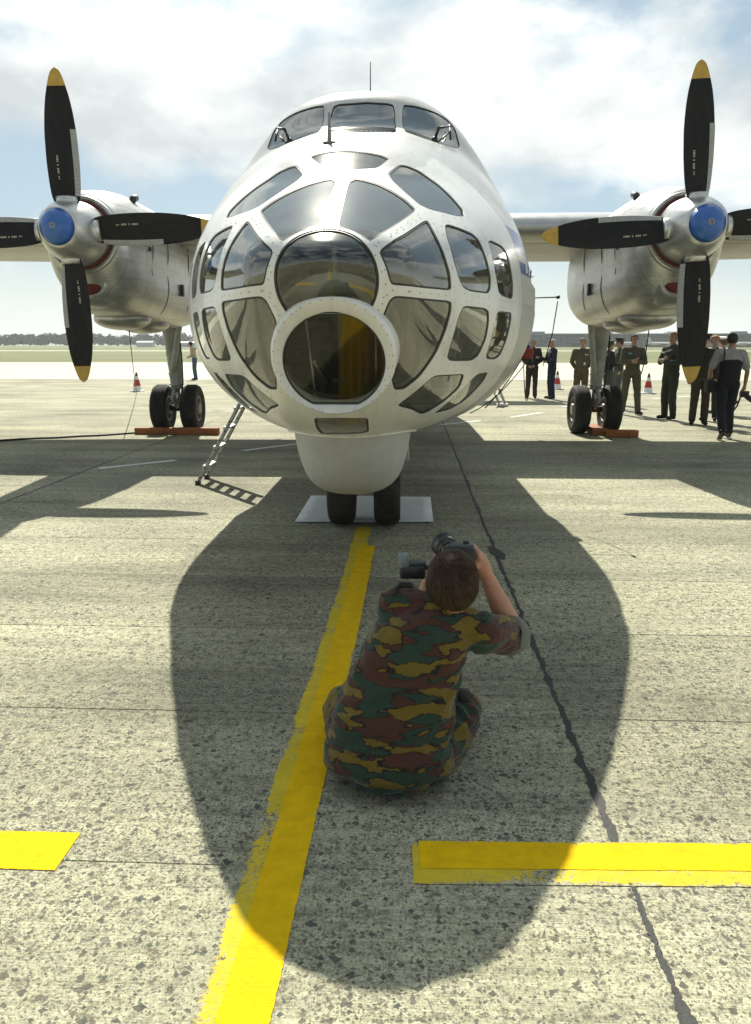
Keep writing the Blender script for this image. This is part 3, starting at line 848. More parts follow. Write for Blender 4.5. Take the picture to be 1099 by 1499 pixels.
for sg in (-1, 1):
    st_ = MB().loft([[(sg * 0.1, 24.4 + s, 3.2 + t) for s, t in foil(0, 0, 2.6, .11)], [(sg * 4.4, 25.4 + s, 3.75 + t) for s, t in foil(0, 0, 1.3, .10)]])
    acm(st_, 'tailplane', M_HULL, auto=35)

# inner lining so that the skin has thickness and the cabin is dark
used = np.unique(of[(who == -1)]); 
f_in = of[(who == -1) & (cenP[:, 1] < 8.4)]
uu, inv = np.unique(f_in, return_inverse=True)
ac('cabin_lining', HP[uu] - HN[uu] * 0.035, inv.reshape(-1, 3), M_INNER)
# panes, reveals and seals
PNAME = {'O': 'nose_pane', 'L': 'chin_window', 'M': 'windscreen', 'R': 'windscreen', 'Rm': 'windscreen', 'S': 'cockpit_window'}
seal = MB(); rivs = []
rim_v, rim_f = [], []
for i, (k, p) in enumerate(panes):
    sel = who == i
    if not sel.any(): continue
    nm = PNAME.get(k, 'nose_pane')
    mat = M_FROST if k == 'L' else (M_WSGLASS if nm in ('windscreen', 'cockpit_window') else M_GLASS)
    if k == 'O': mat = M_OGLASS
    pane_o = piece(nm, sel, mat, 0.007)
    q = polys[i]; P = hull(q); Nn = normal(P); m = len(q)
    k0 = len(rim_v)
    rim_v += list(P) + list(P - Nn * 0.04)
    rim_f += [(k0 + a, k0 + (a + 1) % m, k0 + m + (a + 1) % m, k0 + m + a) for a in range(m)]
    # flat seal strip just inside the edge of the opening
    c2 = q.mean(0); dd = q - np.roll(q, 1, 0); nx = np.roll(q, -1, 0) - np.roll(q, 1, 0)
    nrm = np.stack([-nx[:, 1], nx[:, 0]], -1); nrm /= np.maximum(np.linalg.norm(nrm, axis=1, keepdims=True), 1e-9)
    test = inside(q, q + nrm * 0.004)
    sgn = 1 if test.mean() > .5 else -1
    R_ = np.linalg.norm(P - HC, axis=1, keepdims=True)
    wdt = 0.010 / R_
    qi = q + nrm * sgn * wdt
    Pi = hull(qi)
    MBv = list(P - Nn * 0.003) + list(Pi - normal(Pi) * 0.003)
    seal.add(MBv, [(a, (a + 1) % m, m + (a + 1) % m, m + a) for a in range(m)])
    # rivets on the frame round the opening
    if k not in ('L', 'S', 'M', 'R', 'Rm', 'O'):
        L = 0; last = -1
        for a in range(m):
            L += np.linalg.norm(P[a] - P[a - 1])
            if L - last > 0.075:
                last = L
                rivs.append(q[a] - nrm[a] * sgn * 0.024 / R_[a])
    elif k == 'O':
        for a in range(2, m - 2, 3): rivs.append(q[a] - nrm[a] * sgn * 0.03 / R_[a])
ac('window_reveal', rim_v, rim_f, M_HULL, smooth=False)['kind'] = 'stuff'
so = acm(seal, 'window_seal', M_GASKET); so['kind'] = 'stuff'
rv2 = np.array(rivs)
ok = ~np.any([inside(p, rv2) for p in polys], axis=0)
rv2 = rv2[ok]
RP = hull(rv2); RNn = normal(RP)
rb = MB()
for p, nn in zip(RP, RNn):
    t = Vector(nn).orthogonal().normalized(); w = Vector(nn).cross(t)
    vs = [Vector(p) + (t * math.cos(a) + w * math.sin(a)) * 0.0052 for a in np.linspace(0, 2 * math.pi, 6, endpoint=False)]
    vs.append(Vector(p) + Vector(nn) * 0.0025)
    rb.add(vs, [(a, (a + 1) % 6, 6) for a in range(6)])
o = acm(rb, 'rivets', M_RIVET, smooth=True); o['kind'] = 'stuff'
# seam where the glazed nose meets the fuselage, and other skin joints
def seam(name, P, w=0.006, mat=None):
    P = np.asarray(P); Nn = normal(P); T = np.gradient(P, axis=0); S = np.cross(T, Nn); S /= np.maximum(np.linalg.norm(S, axis=1, keepdims=True), 1e-9)
    v = list(P + Nn * 0.0025 + S * w / 2) + list(P + Nn * 0.0025 - S * w / 2); m = len(P)
    return v, [(a, a + 1, m + a + 1, m + a) for a in range(m - 1)]
sm_ = MB()
def ring_at(y, a0, a1, m=80):
    aa = np.radians(np.linspace(a0, a1, m)); D = np.stack([np.cos(aa), np.zeros(m), np.sin(aa)], -1)
    O = np.array([0, y, 2.0]); t, ok_ = solve(O, D, 0.02, 2.5, 80)
    return O + D * t[:, None]
for sg in (0, 1):
    a0, a1 = (-62, 38) if sg == 0 else (142, 242)
    sm_.add(*seam('s', ring_at(5.84, a0, a1), 0.008))
    sm_.add(*seam('s', ring_at(6.85, -80 if sg == 0 else 180, 0 if sg == 0 else 260), 0.005))
    sm_.add(*seam('s', ring_at(7.9, -80 if sg == 0 else 140, 40 if sg == 0 else 260), 0.005))
    # edge of the dome where the flight deck fairing rises out of it
cross = []
for y in np.linspace(5.75, 6.5, 40):
    aa = np.radians(np.linspace(2, 90, 180)); D = np.stack([np.cos(aa), 0 * aa, np.sin(aa)], -1)
    O = np.array([0, y, 2.0]); t, ok_ = solve(O, D, 0.02, 2.5, 80); P = O + D * t[:, None]
    df = F_A(P[:, 0], P[:, 1], P[:, 2]) - F_B(P[:, 0], P[:, 1], P[:, 2])
    ix = np.where(df[:-1] * df[1:] < 0)[0]
    if len(ix): cross.append(P[ix[0]])
if False:
    cr_ = np.array(cross)
    sm_.add(*seam('s', cr_, 0.007)); sm_.add(*seam('s', cr_ * np.array([-1, 1, 1]), 0.007))
acm(sm_, 'skin_seam', simple('seam_shadow_gap', (0.16, 0.16, 0.15), 0.7))['kind'] = 'stuff'
# rows of rivets on the grey-white flight deck fairing
fr_ = MB()
for y in (5.3, 5.62, 5.95, 6.3, 6.62):
    P = ring_at(y, 18, 162, 90); Nn = normal(P)
    for p, nn in zip(P, Nn):
        if F_B(*p) < F_A(*p) - 0.01:
            t = Vector(nn).orthogonal().normalized(); w = Vector(nn).cross(t)
            fr_.add([Vector(p) + (t * math.cos(a) + w * math.sin(a)) * 0.0045 for a in np.linspace(0, 2 * math.pi, 5, endpoint=False)] + [Vector(p) + Vector(nn) * 0.002], [(a, (a + 1) % 5, 5) for a in range(5)])
o = acm(fr_, 'rivets', M_RIVET, smooth=True); o['kind'] = 'stuff'

# ------------------------------------------------------------------ sighting window ring
def ring_prof(r, d, flat=None):
    out = []
    for t in np.linspace(0, 2 * math.pi, 96, endpoint=False):
        u, v = r * math.cos(t), r * math.sin(t)
        if flat is not None:
            v -= 0.036
            v = max(v, flat)
        out.append(ringpt(u, v, d))
    return out
FL = -0.262
rg = MB().loft([ring_prof(.335, -.24), ring_prof(.310, -.10), ring_prof(.304, -.01), ring_prof(.299, .018), ring_prof(.288, .027), ring_prof(.266, .016, FL - .014), ring_prof(.2535, -.004, FL), ring_prof(.25, -.012, FL + .003), ring_prof(.25, -.07, FL + .003)], cap=False)
acm(rg, 'window_ring', M_HULL, auto=50)
gp = ring_prof(.252, -.03, FL + .002)
gm = MB(); gm.add(gp, [tuple(range(len(gp)))])
acm(gm, 'sighting_window', M_FLATGLASS)
gs = MB().loft([ring_prof(.2515, -.0105, FL + .0025), ring_prof(.2515, -.016, FL + .0025), ring_prof(.242, -.020, FL + .012), ring_prof(.242, -.026, FL + .012)], cap=False)
acm(gs, 'window_seal', M_GASKET, auto=40)
rb = MB()
for r, dep, m in ((.287, .0268, 34), (.267, .0175, 26)):
    for i in range(m):
        t = 2 * math.pi * (i + .3) / m
        if r < .28 and math.sin(t) < -.62: continue
        c0 = ringpt(r * math.cos(t), r * math.sin(t) - (0.006 if r < .28 else 0), dep)
        vs = [c0 + np.array([1, 0, 0]) * .0042 * math.cos(a) + RU * .0042 * math.sin(a) for a in np.linspace(0, 2 * math.pi, 6, endpoint=False)] + [c0 + RN * .003]
        rb.add(vs, [(a, (a + 1) % 6, 6) for a in range(6)])
o = acm(rb, 'rivets', M_RIVET, smooth=True); o['kind'] = 'stuff'

# ------------------------------------------------------------------ cabin interior
M_DARK = simple('black_equipment', (0.02, 0.022, 0.022), 0.5)
M_CABGREY = simple('cabin_grey_green', (0.13, 0.14, 0.11), 0.6, var=0.2)
M_TAN = simple('tan_canvas', (0.26, 0.22, 0.13), 0.85, var=0.2)
M_ALU = simple('bright_tube', (0.55, 0.55, 0.52), 0.35, metal=0.8)
acm(MB().bevbox((0, 6.75, 2.1), (1.9, .05, 1.5), .01), 'bulkhead', simple('bulkhead_lining', (0.10, 0.09, 0.065), 0.8, var=0.3, scale=5))
acm(MB().bevbox((0, 5.65, 1.3), (1.1, 1.9, .04), .01), 'cabin_floor', M_CABGREY)
curt = MB()
cv = [[(x, 4.32 + .012 * math.sin(x * 70), z) for x in np.linspace(0.0, .30, 22)] for z in (1.28, 1.5, 1.75, 1.95)]
curt.loft(cv, cap=False, closed=False)
mc, n, l, b = new_mat('amber_filter_curtain')
b.inputs['Base Color'].default_value = (0.15, 0.075, 0.006, 1); b.inputs['Roughness'].default_value = 0.5
acm(curt, 'amber_curtain', mc, smooth=True)
eq = MB()
eq.bevbox((-.28, 5.0, 1.5), (.34, .5, .55), .03); eq.bevbox((.1, 5.1, 1.62), (.26, .3, .36), .03); eq.tube([(.02, 4.75, 1.25), (.02, 4.75, 2.0)], .03); eq.bevbox((.02, 4.7, 2.05), (.2, .12, .08), .02)
acm(eq, 'survey_equipment', M_DARK, auto=40)
acm(MB().tube([(-.17, 4.2, 1.86), (-.10, 4.1, 1.33)], .006), 'guide_rod', M_ALU, smooth=True)
acm(MB().tube([(.205, 4.3, 1.86), (.21, 4.28, 1.30)], .005, 8), 'guide_rod', M_ALU, smooth=True)
lev = MB().ball((-.115, 4.16, 1.54), .014); lev.tube([(-.115, 4.16, 1.54), (-.06, 4.3, 1.42)], .006)
acm(lev, 'control_lever', M_ALU, smooth=True)
acm(MB().ball((.36, 4.9, 1.5), (.11, .1, .16), 16, 10), 'red_bag', simple('red_cloth', (0.30, 0.05, 0.03), 0.8), smooth=True)
pan = MB(); pan.tube([(-.3, 4.7, 2.25), (.3, 4.7, 2.25)], .012); pan.bevbox((-.03, 4.5, 2.03), (.03, .03, .25), .006); pan.bevbox((.05, 4.5, 1.95), (.2, .02, .02), .006)
acm(pan, 'instrument_rail', M_ALU, auto=40)
for sg in (-1, 1):
    s_ = MB(); s_.bevbox((sg * .55, 5.7, 1.55), (.42, .42, .10), .04); s_.bevbox((sg * .55, 5.95, 1.9), (.42, .10, .65), .04)
    acm(s_, 'crew_seat', M_TAN, auto=45)
    fr2 = MB(); fr2.tube([(sg * .45, 4.85, 2.35), (sg * .62, 5.0, 2.05), (sg * .70, 5.1, 1.75), (sg * .66, 5.1, 1.4)], .018)
    acm(fr2, 'inner_frame', M_ALU if sg > 0 else M_CABGREY, smooth=True)
    bx = MB(); bx.bevbox((sg * .62, 5.4, 1.5), (.16, .4, .3), .02); bx.bevbox((sg * .85, 5.9, 1.75), (.12, .5, .45), .02)
    acm(bx, 'side_console', M_TAN if sg < 0 else M_CABGREY, auto=40)
# flight deck: instrument shroud, seats
acm(MB().bevbox((0, 7.55, 3.25), (1.7, .5, .12), .04), 'instrument_shroud', M_DARK, auto=40)
for sg in (-1, 1):
    s_ = MB(); s_.bevbox((sg * .5, 8.3, 3.25), (.45, .12, .62), .05); acm(s_, 'pilot_seat', M_CABGREY, auto=45)
acm(MB().bevbox((0, 8.7, 3.2), (1.5, .05, .8), .01), 'flight_deck_wall', M_TAN)

# ------------------------------------------------------------------ aircraft: bare metal and other finishes
def metal_mat(name, base=0.55, rough=0.36, panels=True):
    m, n, l, b = new_mat(name)
    tc = n.new('ShaderNodeTexCoord'); o = tc.outputs['Object']
    mp = n.new('ShaderNodeMapping'); mp.inputs['Scale'].default_value = (1.5, 1.0, 5.0); l.new(o, mp.inputs['Vector'])
    nz = nnode(n, 'ShaderNodeTexNoise', Scale=2.2, Detail=9, Roughness=0.7); l.new(mp.outputs['Vector'], nz.inputs['Vector'])
    r = ramp(n, [(0.25, (base * .72, base * .71, base * .66)), (0.55, (base, base * .99, base * .93)), (0.8, (base * 1.2, base * 1.19, base * 1.13))])
    l.new(nz.outputs['Fac'], r.inputs['Fac']); c = r.outputs['Color']
    st = nnode(n, 'ShaderNodeTexNoise', Scale=1.3, Detail=10, Roughness=0.75, Distortion=0.8); l.new(o, st.inputs['Vector'])
    sr = ramp(n, [(0.5, (1, 1, 1)), (0.78, (0.70, 0.66, 0.56))]); l.new(st.outputs['Fac'], sr.inputs['Fac'])
    c = mixc(n, l, 1.0, c, sr.outputs['Color'], 'MULTIPLY')
    h = nz.outputs['Fac']
    if panels:
        sx = n.new('ShaderNodeSeparateXYZ'); l.new(o, sx.inputs[0])
        # rivet lines: fine rows of dots along frames and stringers
        def rows(a, step, w):
            t = math_n(n, l, 'FRACT', math_n(n, l, 'DIVIDE', a, step))
            return math_n(n, l, 'LESS_THAN', math_n(n, l, 'ABSOLUTE', math_n(n, l, 'SUBTRACT', t, 0.5)), w)
        ry = rows(sx.outputs['Y'], 0.31, 0.016); rz = rows(sx.outputs['Z'], 0.24, 0.02)
        ln = math_n(n, l, 'MAXIMUM', ry, rz)
        dots = math_n(n, l, 'MULTIPLY', ln, math_n(n, l, 'MAXIMUM', rows(sx.outputs['Z'], 0.035, 0.25), rows(sx.outputs['Y'], 0.035, 0.25)))
        c = mixc(n, l, math_n(n, l, 'MULTIPLY', dots, 0.5), c, (base * .3, base * .3, base * .27))
    l.new(c, b.inputs['Base Color'])
    b.inputs['Metallic'].default_value = 0.78
    l.new(math_n(n, l, 'MULTIPLY_ADD', nz.outputs['Fac'], 0.3, rough - 0.17), b.inputs['Roughness'])
    bp = nnode(n, 'ShaderNodeBump', Strength=0.15, Distance=0.02); l.new(st.outputs['Fac'], bp.inputs['Height']); l.new(bp.outputs['Normal'], b.inputs['Normal'])
    return m
M_NAC = metal_mat('bare_nacelle_metal', 0.62, 0.4)
M_SPIN = metal_mat('spinner_metal', 0.68, 0.34, False)
M_WINGLOW = metal_mat('wing_skin', 0.50, 0.5)
M_LE = simple('leading_edge_metal', (0.48, 0.49, 0.48), 0.35, metal=0.5, var=0.1)
M_BLUE = simple('blue_spinner_paint', (0.035, 0.13, 0.42), 0.35, var=0.15, scale=9, coat=0.2)
def matte(m, s=.2):
    m.node_tree.nodes['Principled BSDF'].inputs['Specular IOR Level'].default_value = s; return m
M_BLADE = simple('blade_black', (0.013, 0.013, 0.012), 0.45, var=0.35, scale=14, stretch=(1, 1, .3), dirt=((0.035, 0.032, 0.026), 0.6))
matte(M_BLADE)
M_TIP = simple('blade_tip_yellow', (0.50, 0.31, 0.05), 0.5, var=0.15, scale=10)
M_BOOT = simple('deicer_grey', (0.36, 0.36, 0.34), 0.6, var=0.12, scale=20)
M_REDC = simple('red_intake_cover', (0.16, 0.025, 0.018), 0.7, var=0.3, scale=12)
M_REDBAY = simple('red_brown_cowl_inside', (0.13, 0.03, 0.02), 0.6, var=0.4, scale=9)
M_TYRE = simple('tyre_rubber', (0.018, 0.018, 0.017), 0.85, var=0.35, scale=15, dirt=((0.09, 0.085, 0.07), 0.5))
M_STRUT = simple('grey_strut_paint', (0.36, 0.37, 0.34), 0.5, var=0.15, scale=8, dirt=((0.15, 0.14, 0.11), 0.7))
M_CHIN = simple('chin_grey_white', (0.45, 0.455, 0.44), 0.65, var=0.07, scale=14, dirt=((0.37, 0.36, 0.32), 0.6), bump=0.05)
M_MARK = simple('stencil_cream', (0.5, 0.47, 0.33), 0.6)

# ------------------------------------------------------------------ chin fairing
def pchv(zk, vk, z): return pchip(np.array(zk), np.array(vk), np.array([z]))[0]
zk = [.575, .582, .605, .65, .72, .85, 1.0, 1.2]
hw = [.05, .15, .235, .30, .345, .385, .41, .425]
yf = [5.62, 5.50, 5.36, 5.22, 5.10, 4.99, 4.92, 4.86]
rings = []
for z in np.concatenate([np.array([.575, .578, .585, .6, .625, .66, .7, .75, .82]), np.linspace(.9, 1.2, 5)]):
    w_, f_ = pchv(zk, hw, z), pchv(zk, yf, z); yr = 6.55
    ring = []
    for t in np.linspace(0, 2 * math.pi, 64, endpoint=False):
        c_, s_ = math.cos(t), math.sin(t); e = 2 / 2.6
        ring.append((w_ * math.copysign(abs(c_) ** e, c_), (f_ + yr) / 2 + (yr - f_) / 2 * math.copysign(abs(s_) ** e, s_), z))
    rings.append(ring)
acm(MB().loft(rings), 'chin_fairing', M_CHIN, smooth=True, auto=60)
# thin flange where the fairing meets the nose
fl = []
for t in np.linspace(math.pi, 2 * math.pi, 60):
    c_, s_ = math.cos(t), math.sin(t); e = 2 / 2.6
    P = np.array([.45 * math.copysign(abs(c_) ** e, c_), 5.72 + 0.9 * math.copysign(abs(s_) ** e, s_), 0])
    tt, ok_ = solve(np.array([P[0], P[1], 1.9]), np.array([[0, 0, -1.0]]), 0, 1.5)
    if ok_[0]: fl.append((P[0], P[1], 1.9 - tt[0] - .006))
acm(MB().tube(fl, .008, 6), 'fairing_flange', M_HULL, smooth=True)

# ------------------------------------------------------------------ wing
def wing_sec(x, yle, chord, zle, ztw, th, camber=.02, n=16):
    out = []
    for k in range(2 * n):
        t = k / n if k < n else 2 - k / n
        t = 0.5 - 0.5 * math.cos(math.pi * t)
        yt = 5 * th * (0.2969 * math.sqrt(t) - 0.126 * t - 0.3516 * t**2 + 0.2843 * t**3 - 0.1036 * t**4)
        cam_ = camber * 4 * t * (1 - t)
        out.append((x, yle + t * chord, zle + ztw * t + (cam_ + (yt if k < n else -yt)) * chord))
    return out
secs = [(-14.6, 13.9, 1.9, 3.28, -.05, .13), (-9, 13.35, 2.9, 3.40, -.09, .15), (-5, 12.95, 3.75, 3.46, -.17, .155), (5, 12.95, 3.75, 3.46, -.17, .155), (9, 13.35, 2.9, 3.40, -.09, .15), (14.6, 13.9, 1.9, 3.28, -.05, .13)]
wg = MB().loft([wing_sec(*s) for s in secs])
wing = acm(wg, 'wing', M_WINGLOW, auto=40)
for s0, s1 in zip(secs[:-1], secs[1:]):
    r = []
    for s in (s0, s1):
        w = wing_sec(*s); n_ = 16
        r.append([(p[0], p[1] - .004, p[2] + (.003 if i else 0)) for i, p in enumerate([w[(k) % 32] for k in range(-3, 4)])])
    acm(MB().loft(r, cap=False, closed=False), 'leading_edge', M_LE, wing, smooth=True)
fp = MB()
for x in (-2.35, 2.35): fp.bevbox((x, 16.3, 3.12), (.12, .5, .16), .03)
for i in range(2):
    f1 = MB().bevbox(((-2.3, 2.3)[i], 16.3, 3.13), (.12, .5, .16), .03); acm(f1, 'flap_hinge', simple('hinge_brown', (.2, .12, .08), .6), wing, auto=40)

# ------------------------------------------------------------------ engine nacelles, propellers, main gear
HUBX, HUBY, HUBZ = 3.95, 10.34, 3.055
HDX = .03
def sup_ring(y, cx, top, bot, w, n, m=48, ledge=None):
    zc_ = (top + bot) / 2; h = (top - bot) / 2; e = 2 / n; out = []
    for k in range(m):
        t = 2 * math.pi * k / m; c_, s_ = math.cos(t), math.sin(t)
        nn = e if s_ < 0 else 2 / min(n, 2.3)
        out.append((cx + w * math.copysign(abs(c_) ** nn, c_), y, zc_ + h * math.copysign(abs(s_) ** nn, s_)))
    return out
def make_nacelle(side):
    cx = side * HUBX + HDX
    yk = [10.72, 10.80, 11.0, 11.4, 12.0, 13.0, 14.0, 15.4, 16.2, 16.8, 17.3]
    tp = [3.545, 3.60, 3.66, 3.73, 3.77, 3.77, 3.72, 3.61, 3.5, 3.4, 3.27]
    bt = [2.565, 2.44, 2.20, 2.06, 2.0, 1.95, 1.92, 2.12, 2.65, 3.0, 3.15]
    ww = [.49, .53, .575, .61, .635, .645, .645, .54, .30, .15, .06]
    nn = [2.0, 2.0, 2.2, 2.6, 3.0, 3.2, 3.4, 3.2, 2.8, 2.5, 2.2]
    rings = []
    for y in np.concatenate([np.linspace(10.72, 12.4, 26), np.linspace(12.6, 17.3, 30)]):
        rings.append(sup_ring(y, cx, *(pchv(yk, a, y) for a in (tp, bt, ww, nn))))
    # waist between the engine cowl and the gear bay: pinch the sides slightly at mid height
    for r in rings:
        for i, p in enumerate(r):
            k = max(0, 1 - abs(p[2] - 2.72) / .28); f = k * k * (3 - 2 * k)
            amt = .055 * f * min(1, max(0, (p[1] - 10.9) / .6)) * max(0, 1 - (p[1] - 12) / 3.5 if p[1] > 12 else 1)
            r[i] = (cx + (p[0] - cx) * (1 - amt), p[1], p[2])
    mb = MB().loft(rings)
    nac = acm(mb, 'engine_nacelle', M_NAC, smooth=True, auto=70)
    # cowl lip and red inside
    lip = MB().lathe([(.435, 10.74), (.45, 10.70), (.475, 10.685), (.495, 10.705), (.505, 10.75), (.47, 10.9)], 56, 'y', (cx, 0, HUBZ))
    acm(lip, 'cowl_lip', M_NAC, nac, smooth=True)
    acm(MB().lathe([(.1, 10.712), (.436, 10.712), (.44, 10.735), (.2, 10.74)], 48, 'y', (cx, 0, HUBZ)), 'cowl_bay', M_REDBAY, nac, smooth=True)
    # lower oil cooler intake with its red cover
    rings = []
    for y, zc_, w_, h_ in ((10.86, 2.46, .19, .155), (10.82, 2.46, .215, .18), (10.85, 2.46, .245, .21), (10.95, 2.44, .30, .26), (11.1, 2.42, .36, .30), (11.6, 2.4, .3, .2)):
        rings.append([(cx + w_ * math.cos(t), y, zc_ + h_ * math.sin(t)) for t in np.linspace(0, 2 * math.pi, 36, endpoint=False)])
    acm(MB().loft(rings), 'oil_cooler_intake', M_NAC, nac, smooth=True)
    acm(MB().lathe([(.001, 10.80), (.08, 10.805), (.15, 10.825), (.178, 10.855)], 28, 'y', (cx, 0, 2.46)), 'intake_cover', M_REDC, nac, smooth=True)
    acm(MB().tube([(cx - side * .06, 10.80, 2.56), (cx - side * .2, 10.74, 2.72), (cx - side * .33, 10.70, 2.86)], .006, 6), 'cover_cord', M_MARK, nac, smooth=True)
    # belly bulges
    for y, r, hgt in ((12.15, .42, .17), (13.15, .40, .15)):
        acm(MB().ball((cx + side * 0.03, y, 2.02 if y < 13 else 1.96), (r, .48, hgt), 24, 14), 'belly_bulge', M_NAC, nac, smooth=True)
    # panel seams on the sides
    sm = MB()
    for y, z0, z1 in ((12.45, 2.1, 3.3), (11.75, 2.62, 3.3), (13.6, 2.2, 3.3)):
        for sd in (-1, 1):
            pts_ = []
            for z in np.linspace(z0, z1, 30):
                w_, n_, t_, b_ = (pchv(yk, a, y) for a in (ww, nn, tp, bt)); zc_ = (t_ + b_) / 2; h = (t_ - b_) / 2
                q = abs((z - zc_) / h); x = w_ * max(0, 1 - min(q, .999) ** n_) ** (1 / n_)
                k = max(0, 1 - abs(z - 2.72) / .28); f = k * k * (3 - 2 * k)
                x *= 1 - .055 * f * min(1, max(0, (y - 10.9) / .6)) * max(0, 1 - (y - 12) / 3.5 if y > 12 else 1)
                pts_.append((cx + sd * (x + .001), y + (.0 if z > 2.5 else -.5 * (2.5 - z) ** 2 * 0), z))
            sm.tube(pts_, .006, 4)
    o = acm(sm, 'panel_gap', simple('panel_gap_dark', (.07, .07, .065), .8), nac); o['kind'] = 'stuff'
    # exhaust stub, small scoop and vent on the cowl
    ex = MB().tube([(cx + side * -.34, 11.75, 3.60), (cx - side * .36, 11.8, 3.69), (cx - side * .365, 11.9, 3.72)], [.05, .052, .05], 14)
    acm(ex, 'exhaust_stub', M_DARK, nac, smooth=True)
    acm(MB().bevbox((cx - side * .61, 11.62, 2.98), (.06, .05, .07), .012), 'side_scoop', M_DARK, nac, auto=40)
    acm(MB().bevbox((cx - side * .655, 13.1, 2.5), (.04, .10, .19), .012), 'vent_frame', M_DARK, nac, auto=40)
    return nac
BT = [.30, .36, .46, .62, .85, 1.10, 1.35, 1.55, 1.70, 1.80, 1.87, 1.905]
BC = [.22, .31, .352, .378, .396, .392, .358, .302, .232, .172, .11, .03]
def blade_ring(r, n=14):
    c_ = pchv(BT, BC, r); tw = math.radians(pchv([.3, .6, 1.0, 1.5, 1.92], [24, 15, 9, 4, 1], r)); th = pchv([.3, .6, 1.2, 1.92], [.07, .045, .026, .012], r)
    out = []
    for k in range(2 * n):
        t = k / n if k < n else 2 - k / n
        t = 0.5 - 0.5 * math.cos(math.pi * t)
        y_ = th * (0.2969 * math.sqrt(t) - 0.126 * t - 0.3516 * t**2 + 0.2843 * t**3 - 0.1036 * t**4) * 5
        x = (.5 - t) * c_; y = -y_ if k < n else y_ * .35
        out.append((x * math.cos(tw) - y * math.sin(tw), x * math.sin(tw) * -1 * -1 * 0 + y * math.cos(tw) + x * math.sin(tw), r))
    return out
def make_prop(side, ang):
    cx = side * HUBX + HDX
    root = empty('propeller', (cx, HUBY - AX_Y, HUBZ), 0, plane)
    M3 = Matrix.Rotation(0, 3, 'Y')
    sp = MB().lathe([(.40, .36), (.402, .25), (.392, .08), (.366, -.08), (.318, -.22), (.260, -.325), (.222, -.375)], 56, 'y')
    spo = sp.obj('spinner', M_SPIN, root, True)
    sp2 = MB().lathe([(.2225, -.3745), (.18, -.425), (.12, -.472), (.06, -.497), (.001, -.506)], 48, 'y')
    sp2.obj('spinner_nose', M_BLUE, root, True)
    em = MB()
    for k in range(6):
        a = k * math.pi / 3 + .3
        em.tube([(.012 * math.cos(a), -.508, .012 * math.sin(a)), (.036 * math.cos(a), -.505, .036 * math.sin(a)), (.036 * math.cos(a + .7), -.505, .036 * math.sin(a + .7))], .0055, 5)
    e_ = em.obj('spinner_emblem', M_MARK, root, True); e_.location = (-side * 0, 0, 0)
    for k in range(4):
        R_ = Matrix.Rotation(ang + k * math.pi / 2, 4, 'Y')
        rs = np.concatenate([np.linspace(.30, 1.70, 26)])
        bl = MB().loft([blade_ring(r) for r in rs])
        bo = bl.obj('blade', M_BLADE, root, auto=55); bo.matrix_local = R_
        tp = MB().loft([blade_ring(r) for r in np.concatenate([np.linspace(1.70, 1.86, 8), np.array([1.88, 1.895, 1.905])])])
        to = tp.obj('blade_tip', M_TIP, bo, auto=55); to.matrix_parent_inverse = Matrix.Identity(4)
        # segmented de-icing boot along the leading edge
        bt_ = MB()
        for j in range(17):
            r0 = .42 + j * .046; r1 = r0 + .0445
            q = []
            for r in (r0, r1):
                g = blade_ring(r); q.append([(p[0] + .003, p[1] - .004, p[2]) for p in [g[i % 28] for i in range(-2, 5)]])
            bt_.loft(q, cap=False, closed=False)
        o = bt_.obj('deicing_boot', M_BOOT, bo, True); o['kind'] = 'stuff'
        # short stencilled line of writing, too small to read
        mkb = MB()
        random.seed(7)
        r = .62
        while r < .90:
            w_ = random.choice((.012, .016, .02)); g = blade_ring(r)
            y_ = min(p[1] for p in g) ; 
            face = blade_ring(r)[7]
            mkb.box((-.06, face[1] - .006 - .004, r), (.022, .003, w_)); r += w_ + random.choice((.008, .008, .03))
        o = mkb.obj('stencil_marks', M_MARK, bo); o['kind'] = 'stuff'
        # root cuff ring on the spinner
        cf = MB().tube([(0, 0, .30), (0, 0, .405)], .135, 20, flat=.9)
        cf.obj('blade_cuff', M_SPIN, bo, True)
    return root
